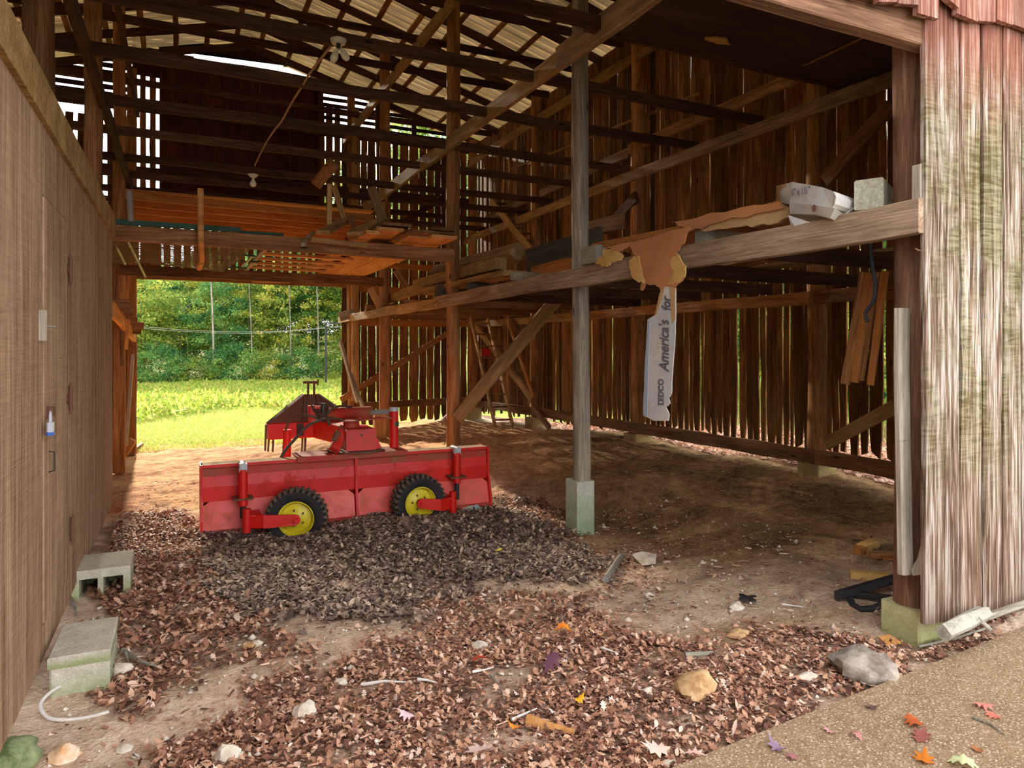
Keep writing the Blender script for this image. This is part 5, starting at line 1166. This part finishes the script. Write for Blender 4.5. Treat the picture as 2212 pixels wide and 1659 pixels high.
# plastic bag under blade
g=pY(1022,1097,7.15); m=MB(); vs=[];fs=[];n=16
for j in range(7):
    for i in range(n):
        th=2*math.pi*i/n; ph=math.pi/2*j/6; q=1+.3*noise.noise((math.cos(th)*2,math.sin(th)*2,j*.5)); vs.append((g.x+.16*math.cos(th)*math.cos(ph)*q,g.y+.1*math.sin(th)*math.cos(ph)*q,g.z-.05+.07*math.sin(ph)*q))
for j in range(6):
    for i in range(n): fs.append((j*n+i,j*n+(i+1)%n,(j+1)*n+(i+1)%n,(j+1)*n+i))
obj('plastic_bag',m.add(vs,fs),'bag',label='crumpled white and blue plastic bag under the right end of the blade',cat='bag',smooth=True)
# ============================================================ LEAVES
def leaf_outline(kind):
    if kind==0: return [(0,-.5),(.12,-.3),(.3,-.28),(.16,-.12),(.42,.0),(.2,.1),(.34,.3),(.12,.28),(0,.55),(-.12,.28),(-.34,.3),(-.2,.1),(-.42,0),(-.16,-.12),(-.3,-.28),(-.12,-.3)]
    return [(0,-.5),(.2,-.25),(.27,.05),(.16,.35),(0,.55),(-.16,.35),(-.27,.05),(-.2,-.25)]
def leaves_np(n,X,Y,Z,size,seed,curl=.5,flatness=.35,kinds=(0,1)):
    r=np.random.RandomState(seed); Vs=[];Ts=[];Rs=[];off=0
    kd=r.randint(0,2,n) if len(kinds)==2 else np.full(n,kinds[0])
    for k in set(kinds):
        ids=np.where(kd==k)[0]; m=len(ids)
        if m==0: continue
        o=np.array([(0,0)]+leaf_outline(k)); q=len(o)
        s=size[ids][:,None]; u=o[None,:,0]*s*r.uniform(.7,1.2,(m,1)); v=o[None,:,1]*s
        cu=r.uniform(-1,1,(m,1))*curl; cv=r.uniform(-1,1,(m,1))*curl
        w=(cu*u*u/s*2.2+cv*v*v/s*1.6)
        yaw=r.uniform(0,2*np.pi,(m,1)); a=r.normal(0,flatness,(m,1)); b=r.normal(0,flatness,(m,1))
        w2=w+u*a+v*b; x=u*np.cos(yaw)-v*np.sin(yaw); y=u*np.sin(yaw)+v*np.cos(yaw)
        w2-=w2.min(1,keepdims=True)*.75
        P=np.stack([X[ids][:,None]+x,Y[ids][:,None]+y,Z[ids][:,None]+w2],-1).reshape(-1,3)
        tri=np.array([(0,i,i%(q-1)+1) for i in range(1,q)]); T=(tri[None]+(np.arange(m)*q)[:,None,None]).reshape(-1,3)+off
        Vs.append(P);Ts.append(T);Rs.append(np.repeat(r.uniform(0,1,m),q)); off+=m*q
    return np.concatenate(Vs),np.concatenate(Ts),np.concatenate(Rs)
def scatter(n,x0,x1,y0,y1,seed,dfun,smin,smax,lift=.03):
    r=np.random.RandomState(seed); X=r.uniform(x0,x1,n);Y=r.uniform(y0,y1,n);Z=gz_np(X,Y)
    d=dfun(X,Y,Z); k=r.uniform(0,1,n)<d; X,Y,Z,d=X[k],Y[k],Z[k],d[k]
    return X,Y,Z+r.uniform(0,1,len(X))*lift*d+.004,r.uniform(smin,smax,len(X)),r
def dmask(names,base=0):
    def f(X,Y,Z):
        px,py=proj_np(X,Y,Z); nn=.35*np.sin(X*5.3+Y*3.1)*np.sin(Y*7.7-X*2.2)+.25*np.sin(X*13+1)*np.sin(Y*17+2)
        rj=np.random.RandomState(len(X)%997); g_=rj.normal(0,1,X.shape)*np.where(rj.uniform(0,1,X.shape)<.25,2.6,.8); jx=px+26*np.sin(Y*9+X*4)+18*np.sin(X*23+Y*11)+14*g_; jy=py+12*np.sin(X*8+Y*5)+7*np.sin(X*19-Y*16)+7*g_*np.clip((py-900)/500,.3,1.3); d=np.full(X.shape,float(base))
        for k in names: d=np.maximum(d,np.where(inpoly(jx,jy,POLY[k][0]),POLY[k][1]*np.clip((.8 if k in('fore','left') else .95)+nn*1.2+.35*np.sin(X*2.1+5)*np.sin(Y*3.3+1),0,1),0))
        inb=(X>3.5)&(X<3.85)&(Y>2.38)&(Y<2.7)|(Y<slab_y(X)+.0)|(X<-.56)|((X>-.56)&(X<-.3)&(Y>3.74)&(Y<4.2)); d=np.where(inb,0,d)
        return d
    return f
def slab_y(X): return e0.y+(X-e0.x)*(e1.y-e0.y)/(e1.x-e0.x)
parts=[]
X,Y,Z,S,r=scatter(120000,-.8,5.5,1.7,4.6,11,dmask(['fore']),.012,.042,.016); V,T,Rr=leaves_np(len(X),X,Y,Z,S,1)
np_obj('leaf_litter',V,T,Rr,'litter','reddish brown dead leaves covering the ground in front of the barn','leaves')
X,Y,Z,S,r=scatter(90000,-.2,4.5,3.8,7.3,12,dmask(['pile']),.018,.055,.035); V,T,Rr=leaves_np(len(X),X,Y,Z,S,2)
np_obj('leaf_litter',V,T,Rr,'litter_shaded','drift of dead leaves in front of the red blade, its shadow tinted in grey-brown','leaves')
X,Y,Z,S,r=scatter(55000,-.6,1.6,3.0,8.2,13,dmask(['left']),.018,.055,.025); V,T,Rr=leaves_np(len(X),X,Y,Z,S,3)
np_obj('leaf_litter',V,T,Rr,'litter','sunlit dead leaves scattered along the siding wall','leaves')
X,Y,Z,S,r=scatter(45000,1.,4.4,3.4,7.6,14,dmask(['band','right','post']),.016,.05,.016); V,T,Rr=leaves_np(len(X),X,Y,Z,S,4)
np_obj('leaf_litter',V,T,Rr,'litter','thin bands of dead leaves across the dirt track','leaves')
X,Y,Z,S,r=scatter(9000,-.6,6.5,1.8,8.5,15,lambda X,Y,Z:np.where((Y<slab_y(X))|(X<-.55),0,.3+0*X),.008,.032,.008); V,T,Rr=leaves_np(len(X),X,Y,Z,S,5)
np_obj('leaf_litter',V,T,Rr,'litter','loose leaf crumbs sprinkled over the bare dirt','leaves')
r=np.random.RandomState(16); n=16000; X=r.uniform(7.0,11,n);Y=r.uniform(2.5,15,n);Z=np.maximum(gz_np(X,Y),mz(X,Y))+r.uniform(0,.03,n); V,T,Rr=leaves_np(n,X,Y,Z,r.uniform(.05,.1,n),6)
np_obj('leaf_litter',V,T,Rr*.5+.5,'litter','dead leaves on the ground outside the right wall, sunlight paled into their colour','leaves')  # only the paler palette half, as sunlight painted on the leaves
# straw crumbs on the dirt
r=np.random.RandomState(21); n=9000; X=r.uniform(-.5,6.7,n);Y=r.uniform(2.4,12,n); k=~((Y<slab_y(X)+.02)); X,Y=X[k],Y[k]; n=len(X); Z=gz_np(X,Y)+.012+.01*r.uniform(0,1,n)
yaw=r.uniform(0,6.28,n); L=r.uniform(.01,.035,n); W=r.uniform(.0015,.004,n); dx_,dy_=np.cos(yaw)*L,np.sin(yaw)*L; wx,wy=-np.sin(yaw)*W,np.cos(yaw)*W
V=np.stack([np.stack([X-dx_-wx,Y-dy_-wy,Z],-1),np.stack([X+dx_-wx,Y+dy_-wy,Z+r.uniform(-.004,.012,n)],-1),np.stack([X+dx_+wx,Y+dy_+wy,Z+.005],-1),np.stack([X-dx_+wx,Y-dy_+wy,Z+.003],-1)],1).reshape(-1,3)
np_obj('straw_crumbs',V,np.arange(4*n).reshape(n,4),np.repeat(r.uniform(0,1,n),4),'litter','fine straw and bark crumbs strewn over the barn floor','straw',quads=True)
# pebbles
r=np.random.RandomState(22); n=2600; X=r.uniform(-.5,5,n);Y=r.uniform(1.9,6.5,n); k=~((Y<slab_y(X)+.02)); X,Y=X[k],Y[k]; n=len(X); Z=gz_np(X,Y)+.004; S=r.gamma(2,.0035,n)+.003
oc=np.array([(1,0,0),(0,1,0),(-1,0,0),(0,-1,0),(0,0,.7),(0,0,-.6)]); tr=np.array([(0,1,4),(1,2,4),(2,3,4),(3,0,4),(1,0,5),(2,1,5),(3,2,5),(0,3,5)])
V=(oc[None]*S[:,None,None]*r.uniform(.6,1.3,(n,6,3))+np.stack([X,Y,Z],-1)[:,None]).reshape(-1,3); T=(tr[None]+(np.arange(n)*6)[:,None,None]).reshape(-1,3)
np_obj('gravel',V,T,np.zeros(len(V)),'stonew','small pale pebbles scattered in the dirt','gravel')
# notable single leaves
def oneleaf(px,py,size,cols,lab,seed,k=0,dz=.035):
    g=gp(px,py,dz); V,T,Rr=leaves_np(1,np.array([0.]),np.array([0.]),np.array([0.]),np.array([size]),seed,.9,.2,(k,))
    nm='leaf_'+str(cols); 
    if nm not in M: M[nm]=leafmat(nm,[(0,srgb(*cols)),(1,srgb(*[min(255,c+16) for c in cols]))],.2)
    o=np_obj('fallen_leaf',V,T,Rr,nm,lab,'leaf','single leaves on the ground',kind=None,loc=g); return o
for i,(px,py,s,c,lab) in enumerate(((1077,1199,.085,(240,222,20),'bright yellow leaf on the shaded leaf drift before the blade'),(1217,1376,.1,(232,130,40),'orange leaf on the dirt edge right of the pale stone'),
  (1036,1441,.1,(196,66,46),'red leaf in the front leaf litter'),(1192,1455,.13,(90,52,66),'dark purple leaf in the front leaf litter'),(1251,1531,.075,(232,160,30),'yellow-orange leaf in the front leaf litter'),
  (1112,1591,.07,(236,140,50),'small orange leaf low in the front litter'),(1500,1250+400,.09,(222,176,160),'pale pink leaf left of the slab corner'),(1034,1640,.12,(214,184,172),'pale lobed leaf at the bottom edge in the centre'),
  (878,1568,.08,(206,176,180),'pale lilac leaf in the front litter left of centre'),(1418,1640,.12,(226,190,172),'pale peach leaf at the bottom near the slab'),(1757,1370,.06,(206,160,170),'small pink leaf on the dirt near the pier'))):
    oneleaf(px,py,s,c,lab,100+i)
for i,(px,py,s,c,lab) in enumerate(((1975,1565,.1,(176,84,40),'orange-brown curled leaf on the slab'),(1990,1592,.13,(140,78,66),'large brown leaf on the slab below the orange one'),(1680,1620,.1,(134,108,130),'purple grey leaf at the left of the slab'),
  (2125,1528,.09,(206,130,116),'pink leaf on the right part of the slab'),(2146,1548,.07,(196,112,92),'rosy leaf below the pink one on the slab'),(1995,1643,.09,(196,110,30),'orange leaf at the bottom of the slab'),(2080,1655,.12,(206,214,160),'pale green leaf at the bottom edge of the slab'),
  (1712,1636,.07,(170,110,110),'small mauve leaf beside the purple grey one'),(1850,1592,.07,(190,130,120),'faded pink leaf in the middle of the slab'),(1883,1530,.06,(92,66,66),'small dark leaf near the slab edge'),(1792,1582,.06,(196,140,136),'tiny pink leaf on the slab left part'),(2112,1622,.05,(150,84,46),'small brown leaf on the lower slab'))):
    g=pZ(px,py,.036); V,T,Rr=leaves_np(1,np.array([0.]),np.array([0.]),np.array([0.]),np.array([s]),200+i,.7,.1,(0,)); nm='leaf_'+str(c); M[nm]=leafmat(nm,[(0,srgb(*c)),(1,srgb(*[min(255,q+16) for q in c]))],.15)
    np_obj('fallen_leaf',V,T,Rr,nm,lab,'leaf','leaves on the concrete slab',kind=None,loc=(g.x,g.y,.037))
# ============================================================ OUTSIDE: GRASS, WEEDS, TREES
def mz1(X,Y): return mz(np.asarray(X,float),np.asarray(Y,float))
def blades(n,fx,y0,y1,h,w,seed,name,mat,lab,cat,dens=None):
    r=np.random.RandomState(seed); Y=y0+(y1-y0)*r.uniform(0,1,n)**1.0; X=fx(Y,r); 
    Z=mz1(X,Y); Z=np.where(Y<17.4,np.maximum(Z,gz_np(X,Y)),Z); hh=h*r.uniform(.4,1.2,n); ww=w*r.uniform(.6,1.3,n); yaw=r.uniform(0,6.28,n); lx_,ly_=r.normal(0,.35,n)*hh,r.normal(0,.35,n)*hh
    V=np.stack([np.stack([X-np.cos(yaw)*ww,Y-np.sin(yaw)*ww,Z],-1),np.stack([X+np.cos(yaw)*ww,Y+np.sin(yaw)*ww,Z],-1),np.stack([X+lx_,Y+ly_,Z+hh],-1)],1).reshape(-1,3)
    np_obj(name,V,np.arange(3*n).reshape(n,3),np.repeat(r.uniform(0,1,n),3),mat,lab,cat)
blades(90000,lambda Y,r:-.14*Y+.42*Y*r.uniform(0,1,len(Y)),16.7,30,.07,.006,31,'meadow_grass','grassb','short bright grass on the meadow behind the barn','grass')
r=np.random.RandomState(32); n=110000; Y=23+35*r.uniform(0,1,n)**.8; X=-.14*Y+.42*Y*r.uniform(0,1,n); bank=(Y>27.5+2.5*np.sin(X*.8)+r.normal(0,1.2,n)); X,Y=X[bank],Y[bank]; n=len(X)
Z=mz1(X,Y)+r.uniform(0,.38,n)*(1+.4*np.sin(X*1.7)*np.sin(Y*1.1)); V,T,Rr=leaves_np(n,X,Y,Z,r.uniform(.07,.17,n),7,.3,.8,(1,))
np_obj('meadow_weeds',V,T,Rr,'weed','band of bright yellow-green weeds in front of the woods','weeds')
blades(20000,lambda Y,r:r.uniform(11,20,len(Y)),-2,18,.12,.01,33,'side_grass','grassb','grass outside the right wall','grass')
def crown_mesh(seed,n,shape,ls=.1):
    r=np.random.RandomState(seed); sh=np.array(shape)[None]; cl=int(60*shape[2]/2+30); c=r.normal(0,1,(cl,3)); c/=np.linalg.norm(c,axis=1)[:,None]; c*=r.uniform(.15,1,(cl,1))**.45; c=c*sh; cr=r.uniform(.35,.8,cl)
    k=r.randint(0,cl,n); P=c[k]+r.normal(0,.5,(n,3))*cr[k][:,None]*np.array([1,1,.55]); s=r.uniform(.5,1.2,n)*ls
    a=r.normal(0,1,(n,3)); a/=np.linalg.norm(a,axis=1)[:,None]; b=np.cross(a,r.normal(0,1,(n,3))); b/=np.linalg.norm(b,axis=1)[:,None]
    V=np.stack([P-a*s[:,None],P+b*s[:,None]*.5,P+a*s[:,None],P-b*s[:,None]*.5],1).reshape(-1,3)
    shade=np.clip(r.normal(.42,.16,n)+(r.uniform(-.3,.3,cl))[k],0,1)
    return V,np.arange(4*n).reshape(n,4),np.repeat(shade,4)
crowns={}
SHP={'b':((2.2,2.2,1.6),6000,.09),'r':((3,3,4),15000,.11),'t':((3,3,9),24000,.12)}
def tree(x,y,h,rad,kind,lab,low=.25,group='trees behind the meadow',tr=.12,name='tree'):
    z=float(mz1(x,y)); root=empty(name,(x,y,z),lab,'tree' if name=='tree' else 'bush',group)
    cls='b' if name=='bush' else ('t' if h>12 else 'r'); key=(kind,cls,R.randint(0,1)); shp,n,ls=SHP[cls]
    if key not in crowns:
        V,T,Rr=crown_mesh(50+kind*7+key[2],n,shp,ls); o=np_obj('foliage',V,T,Rr,'foliage' if kind==0 else 'foliage2',kind=None,parent=None,quads=True); crowns[key]=o.data; bpy.data.objects.remove(o)
    o=bpy.data.objects.new('foliage',crowns[key]); zc_=z+h*(1+low)/2; sc=(rad/shp[0],rad/shp[1],h*(1-low)/2/shp[2])
    link(o,root,Matrix.Translation((x,y,zc_))@Matrix.Rotation(R.uniform(0,6),4,'Z')@Matrix.Diagonal((sc[0],sc[1],sc[2],1)))
    if tr>0:
        m=MB(); pts=[Vector((x+R.uniform(-.2,.2)*i*.5,y+R.uniform(-.2,.2)*i*.5,z-.3+(h*.85)*i/6)) for i in range(7)]; m.tube(pts,tr,9,radii=[tr*(1-.12*i) for i in range(7)])
        for i in range(2,6):
            p=pts[i]; an=R.uniform(0,6.28); m.tube([p,p+Vector((math.cos(an)*rad*.4,math.sin(an)*rad*.4,h*.1))],tr*.4,6,radii=[tr*.4,tr*.1])
        obj('trunk',m,'trunk',root,smooth=True)
T_=[(-7.5,60,8.6,3.6,1,'leftmost bluish green tree seen low through the far doorway'),(-3.6,59,8.4,3.2,0,'yellow-green tree at the left side of the far doorway view'),(-.3,61,8.8,3.2,0,'light tree second from the left through the far doorway'),
 (2.4,59.5,8.9,2.8,1,'dark green tree in the left middle of the doorway view'),(5.,61.5,9.6,3.2,0,'yellowish tree in the centre of the doorway view'),(7.6,60,10.5,3,0,'golden green tree right of centre in the doorway view'),(10,61.2,13,3,1,'bluish tree near the right of the doorway view'),
 (12.6,60,15,3.2,0,'tall leafy tree at the right jamb of the doorway view'),(12.2,39,19,2.0,0,'very tall tree hidden partly behind the right back wall'),(15.5,38,21,2.8,1,'very tall bluish tree behind the back wall slats'),(19.5,40,22,3.2,0,'tall tree behind the slatted gable'),(23,42,22,3.6,1,'tall tree far right behind the back wall'),
 (-2.4,68,10,4,1,'back row tree behind the left of the doorway view'),(3,69,11,4,0,'back row tree behind the centre left of the doorway view'),(8.4,69,14,4.2,1,'back row tree behind the centre right of the doorway view'),(13.6,67,22,4.4,0,'back row tree behind the right of the doorway view'),(18,56,24,4,1,'back row tree behind the slatted gable'),(23.5,56,26,4,0,'tallest back row tree on the right'),(-12,61,9,4.4,0,'tree left of the doorway view behind the left aisle'),(-5.4,66,9.5,3.8,0,'yellow back row tree at the far left of the doorway view'),(.4,65,10,3.6,0,'pale back row tree left of centre in the doorway view'),(5.8,65.5,11,3.8,1,'bluish back row tree right of centre in the doorway view'),(11,65,14,3.6,0,'back row tree behind the clothesline post')]
for t in T_: tree(t[0],t[1],t[2],t[3],t[4],t[5],low=.08 if t[1]<64 else .3)
S_=[(-4.6,56.6,2.6,2.4),(-1.6,56.3,3.2,2.2),(1.0,56.8,2.4,2.0),(3.4,56.2,3.2,2.2),(6.0,56.8,2.6,2.2),(8.4,56.4,3.0,2.2),(11,56.6,2.8,2.3),(13.8,56.2,3.2,2.4)]
for i,(x,y,h,rd) in enumerate(S_): tree(x,y,h,rd,i%2,f'{ords[i]} low bush from the left at the foot of the woods beyond the meadow',low=-.1,group='bushes at the edge of the woods',tr=0,name='bush')
for i,(px,w,lab) in enumerate(((545,.06,'thin pale bare trunk standing in front of the woods centre'),(628,.05,'slender pale trunk right of centre in the woods'),(688,.08,'leaning white trunk at the right of the woods'),(462,.09,'short grey trunk at the left of the woods'))):
    a=pY(px,828,56.5); b=pY(px-6+R.uniform(-3,3),600,56.5)+Vector((0,0,1.5)); obj('bare_trunk',MB().tube([a,a.lerp(b,.4)+Vector((.05,0,0)),a.lerp(b,.75),b],w,8,radii=[w,w*.8,w*.6,w*.4]),'trunk',label=lab,cat='trunk',group='pale trunks in the woods',smooth=True)
for i,(x,y,h,rd) in enumerate(((17,2,8,3),(19,7,9,3.2),(18,12,9,3.2),(20,17,10,3.4),(21,23,11,3.6),(24,29,12,4),(22,-3,8,3))): tree(x,y,h,rd,i%2,f'{ords[i]} tree from the front beyond the right wall, glimpsed through board gaps',low=.0,group='trees beyond the right wall')
for i,(x,y,h,rd) in enumerate(((-12,40,9,4),(-16,30,8,4))): tree(x,y,h,rd,i%2,['tree beyond the back left corner of the barn','tree left of the barn behind the left wall'][i],low=.1)
xs=np.arange(-60,90,3.); zs=[]; 
hx,hy=np.meshgrid(np.arange(-40,90,2.5),np.arange(72,112,3.)); hz=mz1(hx,hy)+np.clip((hy-72)*.7,0,13)*np.clip((hx+14)/22,.65,1)+np.clip((hx+4)/14,0,1)*5+.8*np.sin(hx*.9)*np.sin(hy*.6)
ny,nx=hx.shape; idx=np.arange(nx*ny).reshape(ny,nx); Q=np.stack([idx[:-1,:-1],idx[:-1,1:],idx[1:,1:],idx[1:,:-1]],-1).reshape(-1,4)
np_obj('wooded_hillside',np.stack([hx,hy,hz],-1).reshape(-1,3),Q,np.zeros(nx*ny),'hill',kind='structure',quads=True,smooth=True)
# clothesline post and wires
a=pY(704,826,38); b=pY(704,697,38); po=member('clothesline_post',a,b,.1,.1,'blackm','dark metal post with a cross arm standing in the meadow','post',wob=0)
obj('cross_arm',MB().bar(pY(703,697,38),pY(735,699,38),.07,.07).bar(pY(706,706,38),pY(716,698,38),.05,.05),'blackm',po)
cord('power_line',[pY(290,704,36),pY(400,713,37),pY(520,717,38),pY(620,714,38),pY(740,704,38)],.005,'wcable','upper thin pale wire crossing the view of the woods','wire','wires across the meadow')
cord('power_line',[pY(290,708,36),pY(400,716,37),pY(520,720,38),pY(620,716,38),pY(740,706,38)],.005,'wcable','lower thin wire just under the first one across the woods','wire','wires across the meadow')
# ============================================================ CAMERA, LIGHT
cam=bpy.data.cameras.new('camera'); co=bpy.data.objects.new('camera',cam); COL.objects.link(co)
co.location=(0,0,H); co.rotation_euler=(math.pi/2,0,-TH); cam.sensor_width=36; cam.lens=F/2212*36; cam.shift_y=-(829.5-750)/2212; cam.clip_end=500; cam.clip_start=.05
scene.camera=co
sd=bpy.data.lights.new('sun','SUN'); sd.energy=11; sd.angle=math.radians(1.2); sd.color=(1,.86,.66); so=bpy.data.objects.new('sun',sd); COL.objects.link(so)
az,el=math.radians(-2.3),math.radians(17.6); dv=Vector((math.sin(az)*math.cos(el),math.cos(az)*math.cos(el),math.sin(el)))
so.rotation_euler=dv.to_track_quat('Z','Y').to_euler(); so.location=(-2,30,12)
w=bpy.data.worlds.new('sky'); scene.world=w; w.use_nodes=True; t=w.node_tree; t.nodes.clear()
o=t.nodes.new('ShaderNodeOutputWorld'); b=t.nodes.new('ShaderNodeBackground'); b.inputs[1].default_value=1.0
tc=t.nodes.new('ShaderNodeTexCoord'); dp=t.nodes.new('ShaderNodeVectorMath'); dp.operation='DOT_PRODUCT'; dp.inputs[1].default_value=dv
t.links.new(tc.outputs['Generated'],dp.inputs[0])
rp=t.nodes.new('ShaderNodeValToRGB'); e=rp.color_ramp.elements; e[0].position=.55; e[0].color=(2.2,2.25,2.35,1); e[1].position=.99; e[1].color=(5,5,5,1); n=e.new(.85); n.color=(2.3,2.4,2.6,1)
t.links.new(dp.outputs['Value'],rp.inputs[0]); dq=t.nodes.new('ShaderNodeVectorMath'); dq.operation='DOT_PRODUCT'; dq.inputs[1].default_value=(.1,-.95,.3); t.links.new(tc.outputs['Generated'],dq.inputs[0])
mr=t.nodes.new('ShaderNodeMapRange'); mr.inputs[1].default_value=0; mr.inputs[2].default_value=1; mr.inputs[3].default_value=.8; mr.inputs[4].default_value=1.75; t.links.new(dq.outputs['Value'],mr.inputs[0]); t.links.new(mr.outputs[0],b.inputs[1])
t.links.new(rp.outputs[0],b.inputs[0]); t.links.new(b.outputs[0],o.inputs[0])
scene.view_settings.view_transform='Standard'; scene.view_settings.look='None'; scene.view_settings.exposure=.17
c=scene.cycles; c.use_denoising=True; c.max_bounces=7; c.diffuse_bounces=4; c.transparent_max_bounces=8; c.sample_clamp_indirect=8; c.use_adaptive_sampling=True; c.adaptive_threshold=.1; c.adaptive_min_samples=16
